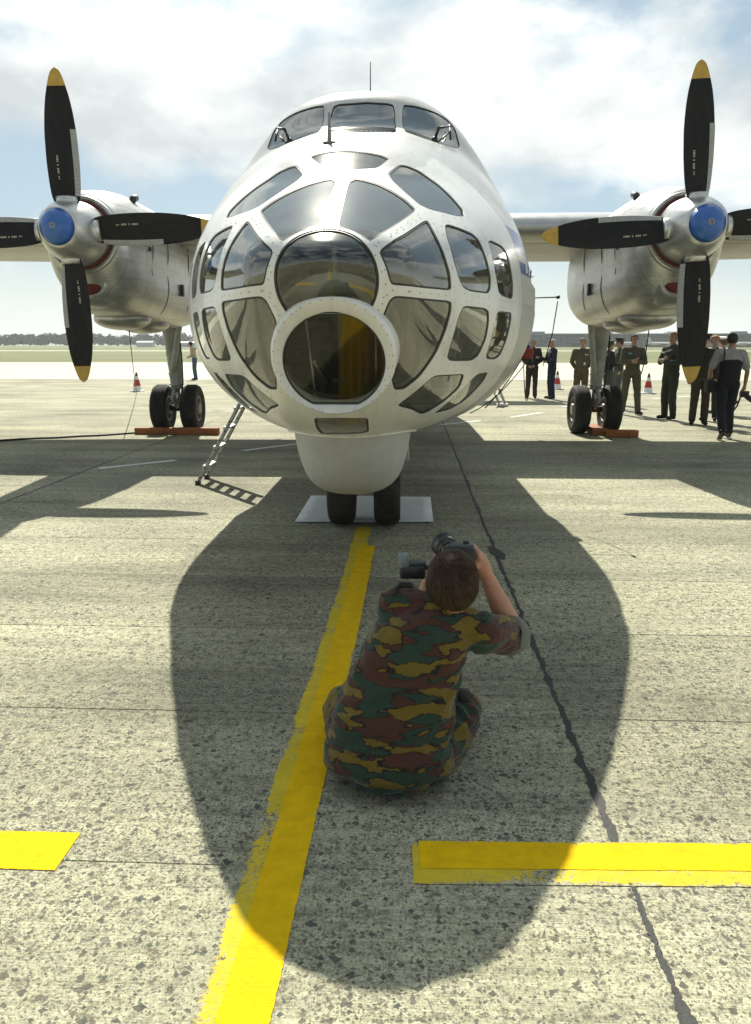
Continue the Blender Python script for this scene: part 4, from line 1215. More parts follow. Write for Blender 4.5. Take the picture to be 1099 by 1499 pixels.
def make_gear(side):
    cx = side * HUBX; Y = 14.85
    leg = MB().tube([(cx, Y - .25, 2.2), (cx, Y - .14, 1.75), (cx, Y - .05, 1.25)], [.21, .145, .128], 20)
    leg.tube([(cx, Y - .05, 1.25), (cx, Y, .82)], [.128, .105], 20)
    lo = acm(leg, 'gear_leg', M_STRUT, smooth=True, auto=50)
    ol = MB().tube([(cx, Y, .86), (cx, Y, .45)], .062, 16)
    acm(ol, 'oleo_piston', M_ALU, lo, smooth=True)
    for z in (1.62, 1.45, 1.28, 1.10, .9, .84):
        acm(MB().tube([(cx, Y - .055 + (1.25 - z) * .08, z - .012), (cx, Y - .055 + (1.25 - z) * .08, z + .012)], .152 if z > 1.4 else .138, 20), 'leg_collar', M_STRUT, lo, smooth=True, auto=40)
    acm(MB().tube([(cx - .4, Y, .45), (cx + .4, Y, .45)], .06, 14), 'axle', M_DARK, lo, smooth=True, auto=40)
    br = MB().tube([(cx + side * -.34 * side * side, Y - .75, 2.05), (cx - .06, Y - .1, 1.05)], .05, 10)
    acm(br, 'side_brace', M_STRUT, lo, smooth=True, auto=40)
    tl = MB().tube([(cx, Y - .13, .85), (cx, Y - .34, .66), (cx, Y - .12, .50)], .035, 8)
    acm(tl, 'torque_link', M_STRUT, lo, smooth=True)
    hs = MB().tube([(cx + .15, Y - .2, 1.9), (cx + .17, Y - .16, 1.3), (cx + .15, Y - .1, .95), (cx + .08, Y - .08, .6)], .014, 6)
    acm(hs, 'brake_hose', M_DARK, lo, smooth=True)
    for sd in (-1, 1):
        R0, W = .45, .30
        prof = [(.235, -.11), (.30, -.145), (.37, -.152), (.42, -.13), (.445, -.085)]
        tread = []
        for q in (-.07, -.035, 0, .035, .07): tread += [(.45, q - .014), (.45, q + .010), (.442, q + .012), (.442, q + .016)]
        prof = prof + tread + [(.445, .085), (.42, .13), (.37, .152), (.30, .145), (.235, .11)]
        ty = MB().lathe(prof, 56, 'x', (cx + sd * .285, Y, .447))
        to = acm(ty, 'tyre', M_TYRE, lo, smooth=True, auto=35)
        rm = MB().lathe([(.05, -.15), (.10, -.145), (.12, -.10), (.19, -.085), (.215, -.125), (.238, -.12), (.238, .12), (.215, .125), (.19, .085), (.12, .10), (.10, .145), (.05, .15)], 40, 'x', (cx + sd * .285, Y, .447))
        for k in range(8):
            a = k * math.pi / 4
            for w_ in (-.1, .1): rm.ball((cx + sd * .285 + w_, Y + .155 * math.cos(a), .447 + .155 * math.sin(a)), .018, 8, 6)
        acm(rm, 'wheel_rim', simple('wheel_grey', (.22, .23, .21), .5), lo, smooth=True, auto=35)
    return lo
for side in (-1, 1):
    make_nacelle(side); make_gear(side)
make_prop(-1, math.radians(-1.0)); make_prop(1, math.radians(-2.9))
# nose gear
ng = MB().tube([(0, 7.0, 1.2), (0, 7.03, .35)], .07, 16)
ngo = acm(ng, 'nose_leg', M_STRUT, smooth=True, auto=40)
acm(MB().tube([(-.3, 7.03, .35), (.3, 7.03, .35)], .045, 12), 'axle', M_DARK, ngo, smooth=True, auto=40)
for sd in (-1, 1):
    prof = [(.18, -.09), (.24, -.115), (.30, -.118), (.335, -.10), (.35, -.06), (.352, 0), (.35, .06), (.335, .10), (.30, .118), (.24, .115), (.18, .09)]
    acm(MB().lathe(prof, 48, 'x', (sd * .208 + .012, 7.03, .364)), 'tyre', M_TYRE, ngo, smooth=True)
    acm(MB().lathe([(.04, -.11), (.14, -.07), (.182, -.09), (.182, .09), (.14, .07), (.04, .11)], 32, 'x', (sd * .208 + .012, 7.03, .364)), 'wheel_rim', bpy.data.materials['wheel_grey'], ngo, smooth=True, auto=40)
for sd in (-1, 1):
    acm(MB().bevbox((sd * .38, 7.3, .82), (.03, 1.0, .38), .01, Matrix.Rotation(sd * -.12, 3, 'Y')), 'bay_door', M_HULL, ngo, auto=40)

# ------------------------------------------------------------------ small fittings on the nose and roof
P = px_on_hull([(482, 210)])[0]
pit = MB().tube([P + np.array([0, 0, -.01]), P + np.array([0, .01, .20])], [.018, .008], 10); pit.bevbox(P + np.array([0, 0, .005]), (.09, .05, .012), .004)
acm(pit, 'blade_aerial', simple('aerial_grey', (.22, .22, .21), .5), smooth=True, auto=40)
ytop = 8.6
zt = 2.0 + solve(np.array([0, ytop, 2.0]), np.array([[0, 0, 1.0]]), 0.1, 2.6)[0][0]
acm(MB().tube([(0, ytop, zt - .02), (0, ytop + .05, zt + .60)], [.008, .004], 6), 'whip_aerial', M_DARK, smooth=True)
# wipers: a parallel pair of arms and a blade at each outer windscreen
for sg in (1, -1):
    pv = px_on_hull([(636, 205)])[0]; bl0 = px_on_hull([(659, 209)])[0]; bl1 = px_on_hull([(657.5, 188)])[0]
    f = np.array([sg, 1, 1]); o_ = np.array([0, -.03, .02])
    pv, bl0, bl1 = pv * f, bl0 * f + o_, bl1 * f + o_
    wp = MB().tube([pv, pv + o_ * 2.2 + np.array([sg * .03, -.01, .03]), bl0 * .35 + bl1 * .65 + o_], [.012, .012, .008], 8)
    wp.tube([pv + np.array([sg * .02, 0, -.02]), bl0 * .7 + bl1 * .3 + o_], .007, 6)
    wo = acm(wp, 'wiper', M_DARK, smooth=True)
    acm(MB().tube([bl0, bl0 * .5 + bl1 * .5, bl1], .009, 6), 'wiper_blade', M_DARK, wo, smooth=True)
    acm(MB().ball(pv, .028, 10, 8), 'wiper_pivot', M_DARK, wo, smooth=True)
# name plate marks on the thin blue band: white letters
lt = MB()
for k, y in enumerate((6.12, 6.30, 6.48)):
    t, ok_ = solve(np.array([0, y, 2.18]), np.array([[1.0, 0, 0]]), .3, 2.5); x = t[0] + .002
    if k == 0:
        lt.tube([(x, y - .05, 2.155), (x, y, 2.21), (x, y + .05, 2.155)], .008, 4)
    elif k == 1: lt.tube([(x, y, 2.15), (x, y, 2.21)], .009, 4)
    else: lt.box((x, y, 2.18), (.006, .09, .055))
acm(lt, 'name_letters', simple('white_letters', (.8, .8, .8), .5), plane)['kind'] = 'stuff'
# probe on a mast at the right side of the fuselage, its red cover and cords
x8 = solve(np.array([0, 8.0, 2.05]), np.array([[1.0, 0, 0]]), .3, 2.5)[0][0]
mast = MB().tube([(x8 + .22, 8.0, 1.42), (x8 + .30, 8.0, 1.75), (x8 + .335, 8.0, 2.05)], [.004, .005, .006], 8)
mast.ball((x8 + .33, 7.96, 2.09), (.02, .04, .02), 10, 8); mast.tube([(x8 - .05, 8, 2.08), (x8 + .33, 8, 2.09)], .006, 6)
acm(mast, 'probe_mast', M_DARK, smooth=True)
cov = MB().bevbox((x8 + .06, 8.0, 1.55), (.11, .10, .11), .02, Matrix.Rotation(.2, 3, 'Y'))
acm(cov, 'red_probe_cover', simple('red_cover', (.2, .028, .018), .7), auto=50)
arm = MB().tube([(x8 - .12, 8.0, 1.75), (x8 + .0, 8.0, 1.68), (x8 + .09, 8.0, 1.58)], .022, 8); arm.tube([(x8 - .2, 8.0, 1.55), (x8 - .02, 8.0, 1.62), (x8 + .08, 8, 1.58)], .016, 8)
acm(arm, 'probe_arm', M_DARK, smooth=True)
cd = MB()
def sag(a, b_, s, n=14):
    a, b_ = np.array(a, float), np.array(b_, float)
    return [a + (b_ - a) * t + np.array([0, 0, -s * 4 * t * (1 - t)]) for t in np.linspace(0, 1, n)]
cd.tube(sag((x8 + .02, 8, 1.55), (x8 + .12, 8.02, 1.5), .45), .005, 5); cd.tube(sag((x8 - .35, 8, 1.0), (x8 + .05, 8, 1.58), .05), .006, 5)
cd.tube(sag((x8 - .5, 8, .95), (x8 + .1, 8.05, 1.52), .08), .005, 5)
acm(cd, 'probe_cords', M_DARK, smooth=True)['kind'] = 'stuff'

# ------------------------------------------------------------------ things standing about the aircraft
# aluminium ladder leaning on the left side of the fuselage
lb0, lb1 = np.array([-2.54, 9.08, 0.0]), np.array([-2.54, 9.50, 0.0])
lad = empty('ladder', (-2.54, 9.29, 0)); tag(lad, 'aluminium ladder with wide steps leaning against the left side of the fuselage', 'ladder')
M_LAD = simple('ladder_aluminium', (0.33, 0.335, 0.32), 0.42, metal=0.5, var=0.15, scale=10)
M_STEP = simple('ladder_step_bright', (0.66, 0.66, 0.62), 0.45, metal=0.3, var=0.1)
Ld = Vector((0.70, 0.02, 1.22)).normalized(); Ln = 1.46
def rel(o, c): return tuple(Vector(c) - o.location)
Rl = Ld.to_track_quat('Z', 'Y').to_matrix()
for b0 in (lb0, lb1):
    c = Vector(b0) + Ld * Ln / 2
    m = MB().bevbox(rel(lad, c), (.035, .085, Ln), .006, Matrix(((Ld.z, 0, Ld.x), (0, 1, 0), (-Ld.x, 0, Ld.z))))
    ro = m.obj('ladder_rail', M_LAD, lad, auto=40)
    hb = MB()
    for k in range(11):
        p = Vector(rel(lad, Vector(b0) + Ld * (.10 + k * .128))) + Vector((-.0185 * Ld.z, 0, .0185 * Ld.x))
        hb.tube([p, p + Vector((-.002, 0, .001))], .012, 8)
        q = Vector(rel(lad, Vector(b0) + Ld * (.10 + k * .128))) + Vector((0, -.043, 0))
        hb.tube([q, q + Vector((0, -.002, 0))], .010, 8)
    h_ = hb.obj('rail_holes', M_DARK, ro); h_['kind'] = 'stuff'
    MB().bevbox(rel(lad, Vector(b0) + Ld * .03), (.05, .10, .06), .008).obj('rubber_foot', M_DARK, ro, auto=40)
for k in range(5):
    c = (Vector(lb0) + Vector(lb1)) / 2 + Ld * (.25 + k * .265)
    m = MB().bevbox(rel(lad, c + Vector((-.01, 0, 0))), (.085, .40, .022), .006); m.box(rel(lad, c + Vector((-.045, 0, -.012))), (.008, .40, .035))
    m.obj('ladder_step', M_STEP, lad, auto=40)
# second short stair at the far right side of the fuselage
st = empty('stair', (2.42, 21.4, 0)); tag(st, 'small metal stair leg standing beneath the fuselage behind the red probe cover', 'stair')
for dx, dz in ((0, .1), (.16, -.06)):
    MB().tube([(dx - .25, 0, .62), (dx, 0, .05)], .035, 8).obj('stair_rail', M_LAD, st, True)
MB().bevbox((.08, 0, .045), (.30, .25, .08), .02).obj('stair_foot', M_STEP, st, auto=40)
MB().bevbox((-.05, 0, .33), (.16, .3, .03), .01).obj('stair_tread', M_STEP, st, auto=40)

# wheel chocks: orange timber
M_WOOD = simple('orange_painted_timber', (0.29, 0.10, 0.024), 0.75, var=0.25, scale=5, stretch=(1, 8, 8), dirt=((0.16, 0.08, 0.035), 0.7))
def chock(name, c, d, rz, label):
    e = empty(name, c, rz); tag(e, label, 'wheel chock', 'timber wheel chocks')
    a = MB().bevbox((0, -d[1] * .0, d[2] / 2), d, .012); a.obj('timber', M_WOOD, e, auto=40)
    MB().tube([(d[0] * .18, -d[1] * .5, d[2] * .6), (d[0] * .2, -d[1] * .9, .015), (d[0] * .05, -d[1] * 1.3, .012)], .010, 6).obj('pull_rope', simple('rope_brown', (.16, .1, .06), .9), e, True)
    return e
chock('wheel_chock', (-4.72, 14.33, 0.004), (.80, .13, .12), .02, 'long orange timber chock in front of the outer left main wheel')
chock('wheel_chock', (-3.92, 14.27, 0.004), (.78, .15, .13), -.02, 'long orange timber chock in front of the inner left main wheel')
chock('wheel_chock', (3.83, 14.22, 0.004), (.55, .14, .13), .0, 'short orange timber chock before the outer right main wheel')
chock('wheel_chock', (3.52, 14.95, 0.004), (.30, .9, .12), .0, 'orange timber chock between the two right main wheels')

# cable lying across the apron from the left chock
p0, p1 = ground(-60, 650), ground(300, 629)
cb = []
for i in range(60):
    t = i / 59; p = p0 * (1 - t) + p1 * t
    cb.append((p[0], p[1] + .06 * math.sin(t * 9) + .03 * math.sin(t * 31), .018))
ce = MB().tube(cb, .017, 8).obj('power_cable', simple('black_cable', (.02, .02, .02), .6), None, True)
tag(ce, 'black power cable lying on the concrete left of the left chock', 'cable')
ce2 = MB().tube([(x, y + .05 + .015 * math.sin(i * .8), z) for i, (x, y, z) in enumerate(cb)], .013, 8).obj('orange_cable', simple('orange_rope', (.33, .12, .04), .8, var=.4, scale=9), None, True)
tag(ce2, 'orange cord running along the black cable to the left chock', 'cord')

# traffic cones
M_CRED = simple('cone_red', (0.42, 0.035, 0.03), 0.5, var=.1); M_CWHT = simple('cone_white', (0.74, 0.74, 0.72), 0.5, var=.06)
def cone_make():
    e = empty('traffic_cone', (0, 0, 0))
    MB().bevbox((0, 0, .02), (.42, .42, .04), .012).obj('cone_base', M_CWHT, e, auto=40)
    MB().lathe([(.165, .04), (.13, .20)], 24).obj('white_band', M_CWHT, e, True, 40)
    MB().lathe([(.131, .20), (.083, .42)], 24).obj('red_band', M_CRED, e, True, 40)
    MB().lathe([(.082, .42), (.055, .545)], 24).obj('white_band', M_CWHT, e, True, 40)
    MB().lathe([(.056, .545), (.03, .66), (.028, .68)], 24).obj('cone_top', simple('cone_dark', (.09, .02, .02), .6), e, True, 40)
    return e
def copy_tree(o, parent=None):
    c = o.copy(); COL.objects.link(c)
    if parent is not None: c.parent = parent
    for ch in list(o.children): copy_tree(ch, c)
    return c
c0 = cone_make()
cones = [((201, 573), 'red and white traffic cone left of the left main wheels'), ((815, 570), 'red and white traffic cone behind the man in the navy suit'),
         ((948, 576), 'red and white traffic cone between the two men standing with folded arms'), ((1036, 566), 'red and white traffic cone behind the right propeller blade')]
for i, (q, lab) in enumerate(cones):
    c = c0 if i == 0 else copy_tree(c0)
    c.location = ground(*q); c.rotation_euler[2] = .3 * i; tag(c, lab, 'traffic cone', 'traffic cones on the apron')
# thin cords hanging from the nacelles down to the ground
for i, (a, yA, b_, lab) in enumerate((((189, 484), 12.3, (200, 573), 'thin grounding cord hanging from the left nacelle to the cone'),
                                   ((950, 482), 12.5, (936, 545), 'thin cord with a toggle hanging from the right nacelle'))):
    A = at(a[0], a[1], yA)
    B_ = ground(*b_) if i == 0 else at(b_[0], b_[1], 13.3)
    pts_ = [A + (B_ - A) * t + np.array([0, 0, -.25 * 4 * t * (1 - t)]) for t in np.linspace(0, 1, 16)]
    pts_ = [p if p[2] > 0.01 else np.array([p[0], p[1], .01]) for p in pts_]
    m = MB().tube(pts_, .009, 6)
    if i == 0: m.tube([B_ + np.array([-.05, 0, .0]), B_ + np.array([-.05, 0, .5])], .018, 6)
    tag(m.obj('hanging_cord', M_DARK, None, True), lab, 'cord')

# ------------------------------------------------------------------ far side of the airfield
random.seed(11)
M_TREE = simple('dark_far_foliage', (0.026, 0.046, 0.034), 0.9, var=0.5, scale=0.25)
def tree_mass(name, x0, x1, Y, hfun, n, label, seed, depth=40):
    rr = random.Random(seed); v, f = [], []
    for i in range(n):
        x = x0 + (x1 - x0) * (i + rr.random()) / n; y = Y + rr.uniform(0, depth); H = hfun((x - x0) / (x1 - x0)) * rr.uniform(.78, 1.08); r = H * rr.uniform(.32, .5)
        for _ in range(170):
            while True:
                a = Vector((rr.uniform(-1, 1), rr.uniform(-1, 1), rr.uniform(-1, 1)))
                if .25 < a.length < 1: break
            c = Vector((x, y, H * .56)) + Vector((a.x * r, a.y * r, a.z * H * .44))
            s = rr.uniform(.35, .9) * H / 11
            u = Vector((rr.uniform(-1, 1), rr.uniform(-1, 1), rr.uniform(-.6, .6))).normalized(); w = u.orthogonal().normalized()
            k = len(v); v += [c + u * s + w * s * .7, c - u * s + w * s, c - u * s * .8 - w * s, c + u * s * .9 - w * s * .8]
            f.append((k, k + 1, k + 2, k + 3))
    o = mk(name, v, f, M_TREE, None, False)
    return tag(o, label, 'treeline', kind='stuff')
def prof_l(t): return 10.5 + 4.2 * (noise.noise(Vector((t * 7, 2, 0))) + .5 * noise.noise(Vector((t * 19, 5, 0)))) + 2.5 * min(1, t * 1.7)
tree_mass('treeline', -560, -232, 800, lambda t: max(3.2, prof_l(t)) * min(1, .55 + t * 14), 150, 'dark wooded ridge on the horizon at left', 5)
tree_mass('treeline', -620, -572, 860, lambda t: 5 + 3 * t * (1 - t), 18, 'small clump of far trees at the left picture edge', 8)
tree_mass('treeline', -225, 260, 830, lambda t: 9.5 + 2 * noise.noise(Vector((t * 8, 9, 0))), 150, 'far wood behind the aircraft', 6)
tree_mass('treeline', 110, 470, 560, lambda t: 4.6 + 1.8 * noise.noise(Vector((t * 13, 4, 0))), 160, 'band of bushes in front of the long terminal at right', 9, 14)
M_WALLW = simple('white_shed', (0.62, 0.62, 0.6), 0.7, var=.05)
for k, (xa, xb, h, lab) in enumerate(((-208, -196, 3.6, 'small white shed before the wooded ridge, left of the other sheds'), (-182, -152, 3.2, 'long low white shed before the wooded ridge'), (-148, -138, 3.9, 'white shed with a taller roof right of the long low shed'))):
    e = empty('white_shed', ((xa + xb) / 2, 600, 0)); tag(e, lab, 'shed', 'white sheds on the far side')
    MB().bevbox((0, 0, h / 2), (xb - xa, 8, h), .1).obj('wall', M_WALLW, e)
    MB().loft([[(-(xb - xa) / 2 - .4, -4.4, h + .02), (-(xb - xa) / 2 - .4, 0, h + 1.0), (-(xb - xa) / 2 - .4, 4.4, h + .02)], [((xb - xa) / 2 + .4, -4.4, h + .02), ((xb - xa) / 2 + .4, 0, h + 1.0), ((xb - xa) / 2 + .4, 4.4, h + .02)]]).obj('roof', simple('shed_roof', (.45, .46, .47), .6), e)
# long terminal building with a flat overhanging roof
M_TERM = simple('terminal_cladding', (0.085, 0.145, 0.165), 0.6, var=.1, scale=.1)
M_ROOF = simple('terminal_roof', (0.13, 0.20, 0.22), 0.6, var=.1, scale=.1)
M_TGLASS = simple('terminal_glass', (0.05, 0.075, 0.09), 0.15, var=.3, scale=.3)
te = empty('terminal', (250, 640, 0)); tag(te, 'long low terminal with a flat roof on the horizon at right', 'terminal')
MB().box((0, 0, 3.6), (360, 20, 7.2)).obj('wall', M_TERM, te)
MB().box((0, -2, 9.9), (372, 28, .9)).obj('roof', M_ROOF, te)
MB().box((0, 0, 8.3), (350, 16, 2.1)).obj('clerestory', M_TGLASS, te)
for k in range(44):
    MB().box((-176 + k * 8.2, -10.3, 4.6), (6.6, .5, 2.2)).obj('window', M_TGLASS, te)
for k in range(23):
    MB().tube([(-180 + k * 16.3, -15, 0), (-180 + k * 16.3, -15, 9.4)], .35, 8).obj('column', M_ROOF, te)
random.seed(3)
for k in range(7):
    w_ = random.uniform(8, 18); MB().bevbox((-150 + k * 50 + random.uniform(-8, 8), 1, 11.2), (w_, 8, random.uniform(1.2, 2.6)), .1).obj('rooftop_plant', M_WALLW if k % 3 else M_ROOF, te)
# parked light aircraft in front of it
def jet():
    e = empty('parked_jet', (0, 0, 0))
    MB().tube([(-9, 0, 2.2), (-7.5, 0, 2.3), (6, 0, 2.3), (9, 0, 2.7)], [.3, 1.0, 1.0, .25], 14).obj('body', M_WALLW, e, True)
    MB().loft([[(-1, -9, 2.4), (1.2, -9, 2.4), (1.2, -9, 2.55), (-1, -9, 2.55)], [(-3, 0, 1.9), (1.5, 0, 1.9), (1.5, 0, 2.3), (-3, 0, 2.3)], [(-1, 9, 2.4), (1.2, 9, 2.4), (1.2, 9, 2.55), (-1, 9, 2.55)]]).obj('wing', M_WALLW, e)
    MB().loft([[(6, -.15, 2.9), (9, -.15, 2.9), (9, .15, 2.9), (6, .15, 2.9)], [(8.2, -.1, 6.2), (10, -.1, 6.2), (10, .1, 6.2), (8.2, .1, 6.2)]]).obj('tail_fin', M_WALLW, e)
    for x, y in ((-6, 0), (1, 2), (1, -2)):
        MB().tube([(x, y, 1.6), (x, y, .3)], .15, 8).obj('wheel_leg', M_STRUT, e)
        MB().lathe([(.3, -.12), (.36, 0), (.3, .12)], 14, 'x', (x, y, .36)).obj('wheel', M_TYRE, e)
    return e
j0 = jet()
for i, (x, y, rz, lab) in enumerate(((122, 470, .25, 'small white jet parked far off right of the navy suited man'), (150, 480, 2.8, 'second small white jet parked far off left of the right main wheels'), (196, 470, .3, 'small white jet parked far off right of the right nacelle'))):
    c = j0 if i == 0 else copy_tree(j0)
    c.location = (x, y, 0); c.rotation_euler[2] = rz; tag(c, lab, 'aircraft', 'parked jets on the far side')
# haze over the airfield
hz = MB().box((0, 500, 10), (3000, 1400, 34)).obj('haze', None, None)
mh = bpy.data.materials.new('haze_air'); mh.use_nodes = True
n, l = mh.node_tree.nodes, mh.node_tree.links; n.clear()
ho = n.new('ShaderNodeOutputMaterial'); hv = n.new('ShaderNodeVolumePrincipled')
hv.inputs['Color'].default_value = (0.93, 0.97, 1.0, 1); hv.inputs['Density'].default_value = 0.0002; hv.inputs['Anisotropy'].default_value = 0.3
l.new(hv.outputs[0], ho.inputs['Volume']); hz.data.materials.append(mh); tag(hz, kind='stuff')
hz['label'] = 'thin pale haze over the airfield'

# ------------------------------------------------------------------ people
DG = bpy.context.evaluated_depsgraph_get
def V3(p): return Vector(p)
def capsule(mb, p0, r0, p1, r1, n=12):
    p0, p1 = V3(p0), V3(p1); d = (p1 - p0); L = d.length
    if L < 1e-5: d = Vector((0, 0, 1e-4)); p1 = p0 + d
    d = (p1 - p0).normalized()
    path, rad = [], []
    for a in (-88, -60, -30, 0):
        path.append(p0 + d * (math.sin(math.radians(a)) * r0)); rad.append(max(1e-4, math.cos(math.radians(a)) * r0))
    for t in (.25, .5, .75):
        path.append(p0.lerp(p1, t)); rad.append(r0 + (r1 - r0) * t)
    for a in (0, 30, 60, 88):
        path.append(p1 + d * (math.sin(math.radians(a)) * r1)); rad.append(max(1e-4, math.cos(math.radians(a)) * r1))
    mb.tube(path, rad, n)
def chain(mb, pts_, n=12):
    for (a, ra), (b_, rb_) in zip(pts_, pts_[1:]): capsule(mb, a, ra, b_, rb_, n)
def torso(mb, secs, n=24):
    """secs: (centre, right-axis vector * half width, front-axis vector * half depth)"""
    rings = []
    def ring(c, u, w, k): return [V3(c) + V3(u) * (k * math.copysign(abs(math.cos(t)) ** .85, math.cos(t))) + V3(w) * (k * math.copysign(abs(math.sin(t)) ** .85, math.sin(t))) for t in np.linspace(0, 2 * math.pi, n, endpoint=False)]
    c0, u0, w0 = secs[0]; c1 = secs[1][0]; d = (V3(c0) - V3(c1)).normalized(); r = min(V3(u0).length, V3(w0).length) * .45
    rings.append(ring(V3(c0) + d * r, u0, w0, .35)); rings.append(ring(V3(c0) + d * r * .7, u0, w0, .78))
    for s in secs: rings.append(ring(*s, 1))
    c0, u0, w0 = secs[-1]; c1 = secs[-2][0]; d = (V3(c0) - V3(c1)).normalized(); r = min(V3(u0).length, V3(w0).length) * .45
    rings.append(ring(V3(c0) + d * r * .7, u0, w0, .78)); rings.append(ring(V3(c0) + d * r, u0, w0, .35))
    mb.loft(rings)
def remesh(mb, voxel, it=4):
    me = bpy.data.meshes.new('tmp'); me.from_pydata(mb.v, [], mb.f); me.update()
    bm = bmesh.new(); bm.from_mesh(me); bmesh.ops.recalc_face_normals(bm, faces=bm.faces); bm.to_mesh(me); bm.free()
    o = bpy.data.objects.new('tmp', me); COL.objects.link(o)
    m = o.modifiers.new('r', 'REMESH'); m.mode = 'VOXEL'; m.voxel_size = voxel; m.adaptivity = 0
    s = o.modifiers.new('s', 'SMOOTH'); s.iterations = it; s.factor = .5
    dg = bpy.context.evaluated_depsgraph_get()
    out = bpy.data.meshes.new_from_object(o.evaluated_get(dg))
    bpy.data.objects.remove(o); bpy.data.meshes.remove(me)
    out.materials.clear()
    return out
def displace(me, fn):
    n = len(me.vertices); co = np.zeros(n * 3); no = np.zeros(n * 3)
    me.vertices.foreach_get('co', co); me.vertices.foreach_get('normal', no)
    co = co.reshape(-1, 3); no = no.reshape(-1, 3)
    d = np.array([fn(Vector(c), Vector(k)) for c, k in zip(co, no)])
    co += no * d[:, None]
    me.vertices.foreach_set('co', co.ravel()); me.update()
def folds(amp, seed, sc=(9, 9, 22)):
    def f(c, k):
        p = Vector((c.x * sc[0] + seed, c.y * sc[1], c.z * sc[2]))
        w = noise.noise(p * .35) * 1.4
        a = noise.noise(p + Vector((w, w * .7, w)))
        return amp * (a * .8 + (0.5 - abs(noise.noise(p * .55 + Vector((3, w, 1))))) * .9)
    return f
SKIN = {}
def skin_mat(name, col):
    if name not in SKIN:
        m = simple(name, col, 0.55, var=0.12, scale=22)
        m.node_tree.nodes['Principled BSDF'].inputs['Subsurface Weight'].default_value = 0.08
        m.node_tree.nodes['Principled BSDF'].inputs['Subsurface Radius'].default_value = (.01, .004, .002)
        SKIN[name] = m
    return SKIN[name]
def cloth(name, col, var=.18, scale=12):
    if name not in SKIN: SKIN[name] = simple(name, col, 0.88, var=var, scale=scale, bump=.15, detail=8)
    return SKIN[name]
STAND = dict(pelvis=(0, 0, .97), chest=(0, .01, 1.27), neck=(0, -.005, 1.51), head=(0, .025, 1.655),
             sh=(.185, -.005, 1.445), el=(.245, -.035, 1.16), wr=(.25, .05, .92), ha=(.245, .08, .83),
             hip=(.09, 0, .94), kn=(.105, .025, .50), an=(.115, -.02, .095), toe=(.14, .13, .04))
def hand_caps(mb, wr, ha, r=1.0, curl=.5):
    w, h = V3(wr), V3(ha); d = (h - w).normalized(); s = d.orthogonal().normalized(); u = d.cross(s)
    capsule(mb, w, .027 * r, w.lerp(h, .55), .036 * r)
    for k in range(4):
        b0 = w.lerp(h, .6) + s * (k - 1.5) * .021 * r
        m_ = b0 + d * (.045 - .006 * abs(k - 1.4)) + u * .012 * curl; e_ = m_ + d * .03 * (1 - curl * .5) + u * .03 * curl
        chain(mb, [(b0, .0115 * r), (m_, .010 * r), (e_, .008 * r)], 8)
    t0 = w.lerp(h, .3) + s * .03; chain(mb, [(t0, .013 * r), (t0 + d * .03 + s * .02 + u * .015, .012 * r), (t0 + d * .06 + s * .015 + u * .03, .009 * r)], 8)
